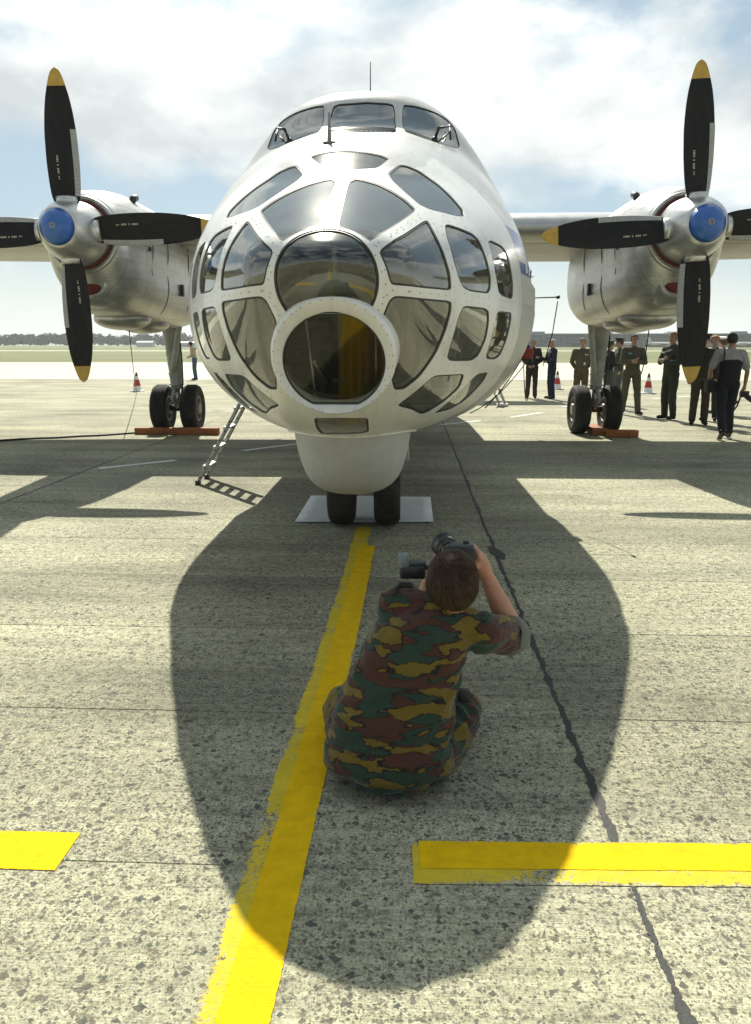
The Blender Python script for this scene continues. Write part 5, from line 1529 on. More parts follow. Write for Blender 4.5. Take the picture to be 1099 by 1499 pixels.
def make_person(loc, rz, label, pose=None, hgt=1.78, skin=('skin_fair', (.42, .25, .18)), top=('navy', (.02, .025, .05)), bottom=None, hair=(.10, .065, .035), hairlen=1.0,
                shoes=(.012, .012, .012), short=False, jacket_len=.0, girth=1.0, hat=None, head_yaw=0.0, seed=1, group=None, tie=False, voxel=.0135):
    e = empty('person', (loc[0], loc[1], 0.005), rz); tag(e, label, 'person', group)
    J = dict(STAND); pose = pose or {}
    def P(k, side=0):
        key = k + ('' if side == 0 else ('_r' if side > 0 else '_l'))
        if key in pose: v = pose[key]
        elif k in pose and side == 0: v = pose[k]
        else:
            v = J[k]
            if side < 0: v = (-v[0], v[1], v[2])
        return V3(v)
    k_ = hgt / 1.78
    bottom = bottom or top
    mS = skin_mat(*skin); mT = cloth(*top); mB = cloth(*bottom)
    pel, ch, nk, hd = P('pelvis'), P('chest'), P('neck'), P('head')
    Rh = Matrix.Rotation(head_yaw, 3, 'Z')
    def H(v): return hd + Rh @ Vector(v)
    def body():
        mb = MB()
        mb.ball(H((0, -.012, .03)), (.074, .093, .088), 16, 12)
        capsule(mb, H((0, .03, .0)), .062, H((0, .042, -.075)), .040); capsule(mb, H((0, .055, -.085)), .026, H((0, .06, -.09)), .022)
        capsule(mb, H((0, .082, .012)), .010, H((0, .103, -.022)), .014, 8)
        for s in (-1, 1): capsule(mb, H((s * .077, -.005, .02)), .016, H((s * .079, -.012, -.015)), .012, 8)
        capsule(mb, hd + Vector((0, -.02, -.05)), .056, nk + Vector((0, 0, -.03)), .062)
        torso(mb, [(pel, (.13 * girth, 0, 0), (0, .09, 0)), (pel.lerp(ch, .5), (.12 * girth, 0, 0), (0, .085 * girth, 0)), (ch, (.14, 0, 0), (0, .09, 0)), (nk - Vector((0, 0, .08)), (.13, 0, 0), (0, .06, 0))])
        for s in (-1, 1):
            chain(mb, [(P('sh', s), .05), (P('el', s), .038), (P('el', s).lerp(P('wr', s), .3), .040), (P('wr', s), .027)])
            hand_caps(mb, P('wr', s), P('ha', s))
            chain(mb, [(P('hip', s), .075), (P('kn', s), .05), (P('kn', s).lerp(P('an', s), .3), .052), (P('an', s), .036)])
        return mb
    bo = link('body', remesh(body(), voxel * .8, 3), mS, e)
    jb = MB()
    cz_ = pel.lerp(ch, .12 - jacket_len)
    torso(jb, [(cz_, (.165 * girth, 0, 0), (0, .115 * girth, 0)), (pel.lerp(ch, .45), (.155 * girth, 0, 0), (0, .118 * girth, 0)), (ch, (.178, 0, 0), (0, .125, 0)), (ch.lerp(nk, .55), (.185, 0, 0), (0, .105, 0)), (nk - Vector((0, 0, .055)), (.11, 0, 0), (0, .07, 0))])
    capsule(jb, nk - Vector((0, 0, .05)), .075, nk + Vector((0, .0, .005)), .066)
    for s in (-1, 1):
        capsule(jb, ch.lerp(nk, .6) + Vector((s * .08, 0, .02)), .085, P('sh', s), .075)
        if short: chain(jb, [(P('sh', s), .075), (P('sh', s).lerp(P('el', s), .75), .066)])
        else: chain(jb, [(P('sh', s), .075), (P('el', s), .058), (P('wr', s).lerp(P('el', s), .08), .044)])
    jm = remesh(jb, voxel, 2); displace(jm, folds(.009, seed))
    link('jacket', jm, mT, e)
    tb = MB()
    torso(tb, [(pel - Vector((0, 0, .05)), (.15 * girth, 0, 0), (0, .115, 0)), (pel + Vector((0, 0, .06)), (.15 * girth, 0, 0), (0, .112 * girth, 0)), (pel.lerp(ch, .4), (.145 * girth, 0, 0), (0, .108 * girth, 0))])
    for s in (-1, 1):
        chain(tb, [(P('hip', s), .105), (P('kn', s), .078), (P('an', s) + Vector((0, 0, .0)), .066)])
    tm = remesh(tb, voxel, 2); displace(tm, folds(.010, seed + 5, (9, 9, 9)))
    link('trousers', tm, mB, e)
    for s in (-1, 1):
        a, t = P('an', s), P('toe', s); sb = MB()
        d = (t - a); d.z = 0; d = d.normalized() if d.length > 1e-3 else Vector((0, 1, 0))
        capsule(sb, a + Vector((0, 0, -.02)) - d * .02, .048, a - d * .04 + Vector((0, 0, -.05)), .042)
        capsule(sb, a + Vector((0, 0, -.045)), .046, t, .038)
        sm_ = remesh(sb, voxel * .7, 2)
        link('shoe', sm_, cloth('shoe_' + '_'.join(str(int(c * 1000)) for c in shoes), shoes), e)
    # hair: shell over the back and top of the skull, face left free
    hb = MB(); hb.ball((0, 0, 0), (.083, .103, .098), 26, 20)
    hv, hf = hb.v, hb.f
    keep_ = []
    for f in hf:
        c = sum((Vector(hv[i]) for i in f), Vector()) / len(f)
        if c.y > .028 and c.z < .052: continue
        if c.z < -.045 and c.y > -.03: continue
        if c.z < -.075 * hairlen: continue
        keep_.append(f)
    hv2 = []
    for v in hv:
        v = Vector(v); nn = v.normalized(); v = v + nn * (.006 * noise.noise(v * 60 + Vector((seed, 0, 0))) + (.003 if hairlen >= 1 else -.002))
        hv2.append(H((v.x, v.y - .014, v.z + .034)))
    hcol = 'hair_' + '_'.join(str(int(c * 1000)) for c in hair)
    if hairlen > 0:
        ho = mk('hair', hv2, keep_, cloth(hcol, hair, .4, 60), e); mo = ho.modifiers.new('t', 'SOLIDIFY'); mo.thickness = .012; mo.offset = 0
    for s in (-1, 1):
        MB().ball(H((s * .031, .080, .022)), (.011, .008, .007), 10, 8).obj('eye', cloth('eye_dark', (.03, .025, .02)), e, True)
        MB().tube([H((s * .016, .086, .040)), H((s * .034, .085, .044)), H((s * .05, .074, .038))], [.004, .005, .003], 6).obj('eyebrow', cloth(hcol, hair, .4, 60), e, True)
    MB().tube([H((-.022, .083, -.052)), H((0, .091, -.050)), H((.022, .083, -.052))], [.003, .006, .003], 6).obj('mouth', cloth('lip', (.30, .12, .10)), e, True)
    if hat == 'beret':
        hm = MB().lathe([(.086, .0), (.092, .012), (.108, .028), (.10, .048), (.05, .06), (.001, .062)], 28, 'z'); hm.v = [H((v[0] + .012 * v[2] / .06, v[1] - .012, v[2] + .068)) for v in hm.v]
        hm.obj('beret', cloth('beret_black', (.02, .02, .022)), e, True)
    if hat == 'white_cap' or hat == 'dark_cap':
        c1 = cloth('cap_white', (.78, .78, .76)) if hat == 'white_cap' else cloth('cap_green', (.035, .04, .03))
        hm = MB().lathe([(.088, .0), (.09, .035), (.128, .072), (.126, .082), (.06, .095), (.001, .097)], 32, 'z'); hm.v = [H((v[0], v[1] - .008, v[2] + .05 + v[1] * .12)) for v in hm.v]
        ho = hm.obj('cap_crown', c1, e, True)
        bm_ = MB().lathe([(.0895, .0), (.0905, .034)], 32); bm_.v = [H((v[0], v[1] - .008, v[2] + .05 + v[1] * .12)) for v in bm_.v]; bm_.obj('cap_band', cloth('cap_band', (.02, .02, .025)), ho, True)
        vz = []
        for r in (.088, .135):
            for a in np.linspace(math.radians(35), math.radians(145), 14): vz.append(H((r * math.cos(a) * .95, r * math.sin(a) - .008, .055 - (r - .088) * .45)))
        vo = mk('cap_peak', vz, [(i, i + 1, 15 + i, 14 + i) for i in range(13)], cloth('cap_peak', (.015, .015, .015)), ho); vo.modifiers.new('t', 'SOLIDIFY').thickness = .004
    if tie:
        MB().loft([[(-.035, .118, nk.z - .06), (.035, .118, nk.z - .06), (.03, .126, nk.z - .055), (-.03, .126, nk.z - .055)], [(-.012, .150, 1.2), (.012, .150, 1.2), (.012, .155, 1.2), (-.012, .155, 1.2)]]).obj('shirt_front', cloth('shirt_white', (.7, .7, .7)), e)
        MB().tube([(0, .132, nk.z - .05), (0, .146, 1.36), (0, .155, 1.2)], [.014, .018, .02], 6, flat=.4).obj('tie', cloth('tie_dark', (.03, .03, .06)), e, True)
    e.scale = (k_, k_, k_)
    return e
CROSS = dict(el_r=(.255, .07, 1.17), wr_r=(.02, .235, 1.215), ha_r=(-.075, .215, 1.255), el_l=(-.255, .07, 1.17), wr_l=(-.03, .255, 1.18), ha_l=(.07, .25, 1.195))
FRONT = dict(el_r=(.265, .02, 1.16), wr_r=(.09, .20, .985), ha_r=(.02, .235, .935), el_l=(-.265, .02, 1.16), wr_l=(-.08, .205, .99), ha_l=(-.0, .255, .945))
def facing(deg): return math.radians(deg)      # 0 = looks away from the camera, 180 = looks at it
G_ = 'people standing behind the right main gear'
OLIVE = ('olive_flight_suit', (.075, .072, .05)); DKG = ('dark_green_suit', (.028, .034, .027)); NAVY = ('navy_suit', (.014, .017, .04)); UNI = ('dark_uniform', (.026, .025, .022)); GRN = ('green_tunic', (.045, .055, .045))
make_person(ground(777, 583), facing(168), 'grey haired man in dark uniform with hands clasped, next to the red probe cover', FRONT, 1.80, top=UNI, bottom=('brown_trousers', (.04, .034, .026)), hair=(.42, .41, .39), seed=1, girth=1.06, head_yaw=-.3)
make_person(ground(806, 584), facing(100), 'grey haired man in a navy suit holding out his hand to the man in uniform', dict(el_r=(.24, .12, 1.18), wr_r=(.16, .36, 1.24), ha_r=(.13, .46, 1.26), el_l=(-.25, .05, 1.16), wr_l=(-.2, .24, 1.12), ha_l=(-.17, .32, 1.13)), 1.78, top=NAVY, hair=(.38, .34, .28), jacket_len=.28, seed=2, tie=True)
p3_ = make_person(ground(848, 596), facing(172), 'man in an olive flight suit standing left of the right landing gear leg', dict(el_r=(.25, -.08, 1.17), wr_r=(.14, -.16, 1.0), ha_r=(.05, -.18, .97), el_l=(-.25, -.08, 1.17), wr_l=(-.14, -.16, 1.0), ha_l=(-.05, -.18, .95)), 1.80, top=('brown_flight_suit', (.085, .072, .045)), hair=(.22, .17, .12), hairlen=.8, seed=3)
make_person(ground(887, 596), facing(-80), 'person in a dark jacket holding papers, half hidden behind the landing gear leg', dict(el_r=(.25, .04, 1.16), wr_r=(.2, .3, 1.15), ha_r=(.17, .38, 1.16), el_l=(-.25, .04, 1.16), wr_l=(-.2, .28, 1.12), ha_l=(-.17, .37, 1.13)), 1.72, top=('black_jacket', (.015, .017, .015)), bottom=('grey_green_trousers', (.055, .062, .05)), seed=4, jacket_len=.15, hat='dark_cap')
make_person(ground(902, 592), facing(95), 'man in a green uniform tunic and dark peaked cap, facing left', dict(el_r=(.24, .03, 1.16), wr_r=(.2, .26, 1.1), ha_r=(.16, .34, 1.1)), 1.80, top=GRN, bottom=('grey_trousers', (.08, .09, .078)), seed=5, jacket_len=.25, hat='dark_cap', hair=(.06, .04, .02))
p6_ = make_person(ground(921, 607), facing(176), 'dark haired man in an olive flight suit with folded arms, right of the landing gear', dict(CROSS, hip_r=(.11, 0, .94), kn_r=(.14, .02, .5), an_r=(.17, -.02, .095), toe_r=(.21, .12, .04), kn_l=(-.13, .06, .5), an_l=(-.16, .08, .095), toe_l=(-.22, .21, .04)), 1.86, top=OLIVE, hair=(.035, .025, .018), hairlen=.85, seed=6, head_yaw=.1, skin=('skin_tan', (.34, .19, .13)))
p7_ = make_person(ground(977, 614), facing(118), 'man in a dark green suit with folded arms, beside the right propeller blade', CROSS, 1.90, top=DKG, hair=(.24, .15, .06), hairlen=.9, seed=7, girth=1.08, skin=('skin_tan', (.34, .19, .13)), head_yaw=.25)
make_person(ground(1021, 622), facing(165), 'man in dark uniform and dark cap, mostly hidden behind the propeller blade', None, 1.83, top=('dark_uniform_b', (.02, .022, .017)), bottom=('dark_brown_trousers', (.035, .03, .022)), seed=8, hat='dark_cap', jacket_len=.2)
make_person(ground(1037, 616), facing(150), 'man with ginger hair and a dark green jacket behind the walking photographer', FRONT, 1.82, top=('bottle_green_jacket', (.018, .04, .026)), bottom=('dark_trousers', (.022, .024, .02)), hair=(.36, .20, .09), seed=9, hat=None, head_yaw=.3, jacket_len=.15)
make_person(ground(1050, 606), facing(15), 'man in a white shirt and white peaked cap, beyond the walking photographer', None, 1.80, top=('white_shirt', (.66, .67, .69)), bottom=('navy_trousers', (.02, .022, .035)), seed=10, hat='white_cap', short=True)
WALK = dict(pelvis=(0, 0, .96), chest=(.02, .03, 1.26), neck=(.02, .05, 1.50), head=(.03, .08, 1.645), kn_r=(.10, .14, .52), an_r=(.10, .06, .12), toe_r=(.11, .21, .05), kn_l=(-.09, -.02, .50), an_l=(-.10, -.30, .17), toe_l=(-.11, -.19, .045),
            sh_r=(.2, .03, 1.43), sh_l=(-.18, .03, 1.45), el_r=(.29, .0, 1.15), wr_r=(.30, .10, .90), ha_r=(.30, .14, .81), el_l=(-.30, .0, 1.16), wr_l=(-.27, .14, .98), ha_l=(-.25, .20, .91))
wk = make_person(ground(1058, 643), facing(-6), 'photographer walking away in a grey and black shirt and dark trousers, camera in hand', WALK, 1.83, top=('grey_shirt', (.33, .32, .32)), bottom=('black_trousers', (.012, .013, .019)), hair=(.035, .028, .02), hairlen=.9, seed=11, short=True, shoes=(.09, .07, .06), girth=1.05, skin=('skin_warm', (.40, .23, .15)), head_yaw=-.5)
# dark lower half of the shirt, bag strap and white soles
vb = MB(); torso(vb, [((0, .0, 1.0), (.18, 0, 0), (0, .132, 0)), ((.01, .01, 1.15), (.175, 0, 0), (0, .135, 0)), ((.02, .03, 1.30), (.192, 0, 0), (0, .142, 0))])
vm = remesh(vb, .0135, 2); displace(vm, folds(.008, 30)); link('shirt_lower_half', vm, cloth('black_cloth', (.012, .012, .014)), wk)
MB().tube([(-.10, .17, 1.42), (-.10, .06, 1.53), (-.11, -.07, 1.45), (-.14, -.125, 1.3), (-.20, -.12, 1.15)], .024, 8, flat=.35).obj('bag_strap', cloth('black_cloth', (.012, .012, .014)), wk, True)
for s, y, z, t in ((1, .13, .012, 0), (-1, -.25, .10, .75)):
    MB().bevbox((s * .105, y, z), (.09, .28, .02), .008, Matrix.Rotation(-t, 3, 'X')).obj('white_sole', cloth('sole_white', (.6, .6, .58)), wk, auto=40)
bg = MB().bevbox((-.27, .1, .92), (.14, .30, .22), .04)
bo_ = bg.obj('camera_bag', cloth('bag_black', (.016, .016, .018)), None, auto=50); bo_.matrix_world = Matrix.Translation(wk.location) @ Matrix.Rotation(facing(-6), 4, 'Z'); tag(bo_, 'black camera bag hanging at the hip of the walking photographer', 'bag')
cm = empty('hand_camera', tuple(Vector(wk.location) + Vector((.335, .10, .78)))); tag(cm, 'black camera with a lens held low by the walking photographer', 'camera')
MB().bevbox((0, 0, 0), (.15, .08, .11), .015).obj('camera_body', M_DARK, cm, auto=40)
MB().tube([(.03, -.02, -.03), (.13, -.05, -.11)], [.048, .045], 16).obj('lens', M_DARK, cm, True, 40)
MB().tube([(-.06, 0, -.05), (-.10, 0, -.20), (-.16, .01, -.30), (-.20, 0, -.33), (-.19, -.01, -.24), (-.10, 0, -.12)], .016, 6, flat=.4).obj('camera_strap', M_DARK, cm, True)
make_person(ground(286, 556), facing(95), 'far man in a tan shirt and blue jeans behind the left landing gear', dict(el_r=(.24, .05, 1.16), wr_r=(.18, .26, 1.05), ha_r=(.15, .33, 1.03), el_l=(-.24, .05, 1.16), wr_l=(-.18, .26, 1.05), ha_l=(-.15, .33, 1.03), chest=(0, .06, 1.27), neck=(0, .1, 1.5), head=(0, .17, 1.62)), 1.80, top=('tan_shirt', (.38, .30, .22)), bottom=('blue_jeans', (.05, .09, .16)), hair=(.02, .02, .02), seed=12, hat='beret')

# badges, shoulder flashes and belts that the uniforms show
BW, BB = cloth('badge_white', (.62, .62, .6)), cloth('badge_blue', (.12, .28, .36))
MB().bevbox((-.06, .150, 1.13), (.05, .012, .07), .004).obj('pass_card', BW, p3_)
MB().bevbox((-.10, .146, 1.36), (.08, .012, .022), .004).obj('name_tape', BW, p3_)
MB().bevbox((.10, .142, 1.37), (.09, .014, .035), .004).obj('name_tape', BB, p6_)
MB().bevbox((-.245, .01, 1.38), (.014, .07, .08), .004).obj('shoulder_patch', BB, p6_)
MB().bevbox((.245, .01, 1.38), (.014, .07, .08), .004).obj('shoulder_patch', BW, p6_)
MB().bevbox((.11, .142, 1.37), (.07, .014, .03), .004).obj('name_tape', BW, p7_)
MB().bevbox((-.248, .01, 1.37), (.014, .06, .07), .004).obj('shoulder_patch', BB, p7_)

# ------------------------------------------------------------------ the seated photographer in front of the aircraft
def camo_mat():
    m, n, l, b = new_mat('jigsaw_camouflage')
    tc = n.new('ShaderNodeTexCoord'); o = tc.outputs['Object']
    jag = nnode(n, 'ShaderNodeTexNoise', Scale=34.0, Detail=3, Roughness=0.6); l.new(o, jag.inputs['Vector'])
    ja = n.new('ShaderNodeVectorMath'); ja.operation = 'MULTIPLY_ADD'; l.new(jag.outputs['Color'], ja.inputs[0]); ja.inputs[1].default_value = (.042, .042, .020); l.new(o, ja.inputs[2])
    def field(loc, scale, sc):
        mp = n.new('ShaderNodeMapping'); mp.inputs['Scale'].default_value = scale; mp.inputs['Location'].default_value = loc; mp.inputs['Rotation'].default_value = (0, .10, 0)
        l.new(ja.outputs[0], mp.inputs['Vector'])
        z = nnode(n, 'ShaderNodeTexNoise', Scale=sc, Detail=1.5, Roughness=0.45); l.new(mp.outputs['Vector'], z.inputs['Vector']); return z.outputs['Fac']
    A = field((1.3, .4, .2), (1, 1, 3.3), 6.0); B = field((7.1, 2.2, 3.7), (1, 1, 3.3), 7.2)
    def step(x, a, w=.006):
        r = n.new('ShaderNodeMapRange'); r.inputs['From Min'].default_value = a - w; r.inputs['From Max'].default_value = a + w; l.new(x, r.inputs['Value']); return r.outputs['Result']
    fz = nnode(n, 'ShaderNodeTexNoise', Scale=9.0, Detail=6); l.new(o, fz.inputs['Vector'])
    wv = nnode(n, 'ShaderNodeTexNoise', Scale=420.0, Detail=2); l.new(o, wv.inputs['Vector'])
    c = mixc(n, l, fz.outputs['Fac'], (.018, .040, .028), (.030, .058, .040))
    c = mixc(n, l, step(A, .505), c, (.014, .014, .012))
    c = mixc(n, l, step(A, .522), c, (.070, .028, .020))
    c = mixc(n, l, step(B, .542), c, (.014, .014, .012))
    c = mixc(n, l, step(B, .570), c, (.145, .102, .014))
    wr = ramp(n, [(.3, (.75, .75, .75)), (.7, (1.2, 1.2, 1.2))]); l.new(wv.outputs['Fac'], wr.inputs['Fac'])
    c = mixc(n, l, 1.0, c, wr.outputs['Color'], 'MULTIPLY')
    l.new(c, b.inputs['Base Color']); b.inputs['Roughness'].default_value = .85; b.inputs['Specular IOR Level'].default_value = .25
    b.inputs['Sheen Weight'].default_value = .15
    mpf = n.new('ShaderNodeMapping'); mpf.inputs['Scale'].default_value = (7, 7, 19); mpf.inputs['Rotation'].default_value = (0, .35, 0); l.new(o, mpf.inputs['Vector'])
    fo = nnode(n, 'ShaderNodeTexNoise', Scale=1.0, Detail=4, Roughness=0.5, Distortion=0.9); l.new(mpf.outputs['Vector'], fo.inputs['Vector'])
    b0 = nnode(n, 'ShaderNodeBump', Strength=.9, Distance=.03); l.new(fo.outputs['Fac'], b0.inputs['Height'])
    bp = nnode(n, 'ShaderNodeBump', Strength=.25, Distance=.002); l.new(wv.outputs['Fac'], bp.inputs['Height']); l.new(b0.outputs['Normal'], bp.inputs['Normal']); l.new(bp.outputs['Normal'], b.inputs['Normal'])
    return m
M_CAMO = camo_mat()
base = Vector((-0.04, 2.72, 0.006))
ph = empty('person', base); tag(ph, 'photographer in jigsaw camouflage sitting on the concrete with his back to the viewer', 'person')
def A_(x, y, Y): return Vector(at(x, y, Y - .035 + .185 * min(1.0, max(0.0, (1120 - y) / 230.0)))) - base
def U(t): return (math.cos(math.radians(t)), 0, -math.sin(math.radians(t)))
def sc3(v, k): return tuple(c * k for c in v)
def tsec(x, y, Y, hw, dp, t, lean=-6): return (A_(x, y, Y), sc3(U(t), hw), sc3((0, math.cos(math.radians(lean)), math.sin(math.radians(lean))), dp))
sh_r, sh_l = A_(702, 925, 2.70), A_(582, 888, 2.70)
el_r, wr_r, ha_r = A_(752, 930, 2.92), A_(712, 843, 2.90), A_(692, 804, 2.87)
el_l, wr_l, ha_l = A_(606, 935, 2.98), A_(628, 850, 3.00), A_(648, 818, 2.98)
neck, head = A_(648, 896, 2.69), A_(662, 850, 2.68)
hip_r, hip_l = A_(628, 1105, 2.80), A_(522, 1100, 2.80)
kn_r, kn_l = A_(672, 1045, 3.0), A_(508, 1036, 3.02)
for k in (kn_r, kn_l): k.z = max(k.z, .115)
an_r, an_l = Vector((-.10, .50, .05)), Vector((.12, .44, .06))
jb = MB()
torso(jb, [tsec(570, 1118, 2.745, .205, .165, 2), tsec(570, 1085, 2.74, .228, .175, 3), tsec(577, 1040, 2.72, .222, .168, 5), tsec(590, 995, 2.71, .205, .155, 7), tsec(608, 950, 2.70, .190, .145, 10), tsec(626, 918, 2.69, .185, .128, 13), tsec(640, 897, 2.685, .125, .10, 15)], 32)
capsule(jb, A_(640, 905, 2.70), .082, sh_r, .078); capsule(jb, A_(630, 902, 2.70), .085, sh_l, .076)
chain(jb, [(sh_r, .083), (sh_r.lerp(el_r, .55), .074), (sh_r.lerp(el_r, .92), .068)]); chain(jb, [(sh_l, .08), (el_l, .066), (el_l.lerp(wr_l, .3), .058)])
capsule(jb, A_(641, 894, 2.69), .084, A_(652, 880, 2.69), .072)          # collar
jm = remesh(jb, .0085, 3)
def jf(c, k):
    p = c + base
    # long soft folds running across the back, deeper at the waist and under the arms
    q = Vector((p.x * 4.5 + p.z * 2.2, p.y * 5, p.z * 17 - p.x * 5)); w = noise.noise(q * .5) * 1.3
    f1 = noise.noise(q + Vector((w, w, w))); f2 = .5 - abs(noise.noise(q * .8 + Vector((4, 1 + w, 2)))) * 1.6
    f3 = noise.noise(Vector((p.x * 26, p.y * 26, p.z * 34)))
    k_ = .55 + .7 * max(0, 1 - abs(c.z - .30) / .22)
    return k_ * (.012 * f1 + .020 * f2) + .003 * f3
displace(jm, jf)
jk = link('jacket', jm, M_CAMO, ph)
# hem of the jacket: a flared edge round the hips
hm = []
for (x, y, Y, hw, dp, t) in ((570, 1078, 2.738, .236, .182, 3), (569, 1094, 2.738, .247, .192, 3), (569, 1116, 2.74, .250, .197, 2)):
    c, u, w = tsec(x, y, Y, hw, dp, t)
    hm.append([c + Vector(u) * math.cos(a) * (1 + .025 * noise.noise(Vector((math.cos(a) * 2.5, math.sin(a) * 2.5, y * .01)))) + Vector(w) * math.sin(a) + Vector((0, 0, .012 * noise.noise(Vector((math.cos(a) * 2, math.sin(a) * 2, 5))))) for a in np.linspace(0, 2 * math.pi, 72, endpoint=False)])
ho = MB().loft(hm, cap=False).obj('jacket_hem', M_CAMO, jk, True); so_ = ho.modifiers.new('t', 'SOLIDIFY'); so_.thickness = .006
tb = MB()
seat_c = A_(573, 1136, 2.75); seat_c.z = .11
torso(tb, [(seat_c + Vector((0, 0, -.06)), (.19, 0, 0), (0, .165, 0)), (seat_c, (.212, 0, 0), (0, .18, 0)), (seat_c + Vector((0, 0, .1)), (.20, 0, 0), (0, .165, 0))], 28)
chain(tb, [(hip_r, .115), (kn_r, .098), (kn_r.lerp(an_r, .5), .08), (an_r + Vector((0, 0, .03)), .07)])
chain(tb, [(hip_l, .115), (kn_l, .098), (kn_l.lerp(an_l, .5), .08), (an_l + Vector((0, 0, .03)), .07)])
tm = remesh(tb, .010, 3)
def tf(c, k):
    p = c + base; q = Vector((p.x * 9, p.y * 12, p.z * 11)); w = noise.noise(q * .5) * 1.4
    return .017 * (.5 - abs(noise.noise(q + Vector((w, w, 0)))) * 1.6) + .006 * noise.noise(q * .7)
displace(tm, tf)
zz = np.zeros(len(tm.vertices) * 3); tm.vertices.foreach_get('co', zz); zz = zz.reshape(-1, 3); zz[:, 2] = np.maximum(zz[:, 2], 0.0); tm.vertices.foreach_set('co', zz.ravel()); tm.update()
link('trousers', tm, M_CAMO, ph)
for a, d in ((an_r, Vector((-.8, .35, 0))), (an_l, Vector((.8, .4, 0)))):
    bm_ = MB(); d = d.normalized(); a = a.copy(); a.z = .055
    capsule(bm_, a - d * .05, .05, a + d * .16, .042); capsule(bm_, a + Vector((0, 0, .02)), .055, a + Vector((0, 0, .09)), .055)
    me_ = remesh(bm_, .009, 2); link('boot', me_, cloth('boot_black', (.014, .013, .012)), ph)
# skin: head, neck, arms and hands in one body
bb = MB()
bb.ball(head + Vector((0, -.008, .012)), (.078, .098, .098), 20, 14)
capsule(bb, head + Vector((0, .035, -.03)), .064, head + Vector((0, .055, -.09)), .042); capsule(bb, head + Vector((0, .088, -.0)), .011, head + Vector((0, .108, -.035)), .015, 8)
for s in (-1, 1): bb.ball(head + Vector((s * .081, -.004, -.02)), (.011, .020, .032), 10, 8)
capsule(bb, head + Vector((0, -.02, -.06)), .060, neck + Vector((0, 0, -.05)), .064)
torso(bb, [tsec(572, 1090, 2.74, .16, .11, 3), tsec(600, 960, 2.71, .15, .10, 9), tsec(628, 915, 2.70, .15, .08, 13)])
def arm(mb, s, e, w):
    chain(mb, [(s, .05), (s.lerp(e, .5), .052), (e, .043), (e.lerp(w, .25), .050), (e.lerp(w, .6), .041), (w, .029)], 16)
arm(bb, sh_r, el_r, wr_r); arm(bb, sh_l, el_l, wr_l)
chain(bb, [(hip_r, .08), (kn_r, .06), (an_r, .04)]); chain(bb, [(hip_l, .08), (kn_l, .06), (an_l, .04)])
# right hand wrapped over the end of the camera: palm, four unequal fingers over the top, thumb behind
cam_c = A_(671, 815, 2.84)
pal0, pal1 = wr_r, A_(699, 818, 2.875)
chain(bb, [(pal0, .028), (wr_r.lerp(pal1, .5), .036), (pal1, .036)], 14)
for k, (ln, dx) in enumerate(((.078, 0), (.086, 0), (.080, 0), (.064, 0))):
    r0 = pal1 + Vector((.004 - .003 * k, -.030 + .020 * k, .012))
    m1 = r0 + Vector((-.010, .002, .030 + .004 * (k in (1, 2)))); m2 = m1 + Vector((-.028, .003, .006)); e_ = m2 + Vector((-.020 * ln / .08, .003, -.010))
    chain(bb, [(r0, .0125), (m1, .0112), (m2, .0100), (e_, .0082)], 10)
t0 = pal1 + Vector((-.008, -.034, -.022)); chain(bb, [(t0, .015), (t0 + Vector((-.028, -.006, .012)), .0125), (t0 + Vector((-.05, .0, .022)), .010)], 10)
pl1 = ha_l
chain(bb, [(wr_l, .028), (wr_l.lerp(pl1, .6), .036), (pl1, .034)], 14)
for k in range(4):
    r0 = pl1 + Vector((-.03 + .02 * k, .01, .012)); m1 = r0 + Vector((.004, .028, .018)); e_ = m1 + Vector((.012, .008, .026)); chain(bb, [(r0, .012), (m1, .0105), (e_, .0085)], 10)
chain(bb, [(pl1 + Vector((.03, -.01, 0)), .014), (pl1 + Vector((.05, .0, .03)), .011), (pl1 + Vector((.045, .01, .055)), .009)], 10)
bme = remesh(bb, .0052, 3)
mS2 = skin_mat('skin_photographer', (.46, .235, .15))
link('body', bme, mS2, ph)
for s in (-1, 1):
    MB().ball(head + Vector((s * .031, .082, .005)), (.012, .009, .008), 10, 8).obj('eye', cloth('eye_dark', (.03, .025, .02)), ph, True)
MB().tube([head + Vector((-.024, .092, -.068)), head + Vector((0, .100, -.066)), head + Vector((.024, .092, -.068))], [.003, .006, .003], 6).obj('mouth', cloth('lip', (.30, .12, .10)), ph, True)
# rolled sleeve above the right elbow
ax = (el_r - sh_r).normalized(); cf = []
cpos = sh_r.lerp(el_r, .86)
uu_ = ax.orthogonal().normalized(); ww_ = ax.cross(uu_)
for dz, r in ((-.034, .070), (-.030, .079), (-.010, .0825), (.012, .082), (.030, .078), (.036, .070), (.030, .060)):
    cf.append([cpos + ax * (dz + .004 * math.sin(3 * a)) + (uu_ * math.cos(a) + ww_ * math.sin(a)) * (r + .003 * noise.noise(Vector((math.cos(a) * 3, math.sin(a) * 3, dz * 40)))) for a in np.linspace(0, 2 * math.pi, 40, endpoint=False)])
MB().loft(cf, cap=False).obj('rolled_cuff', simple('pale_inside_cloth', (.155, .165, .13), .9, var=.15, scale=40, bump=.2), ph, True)
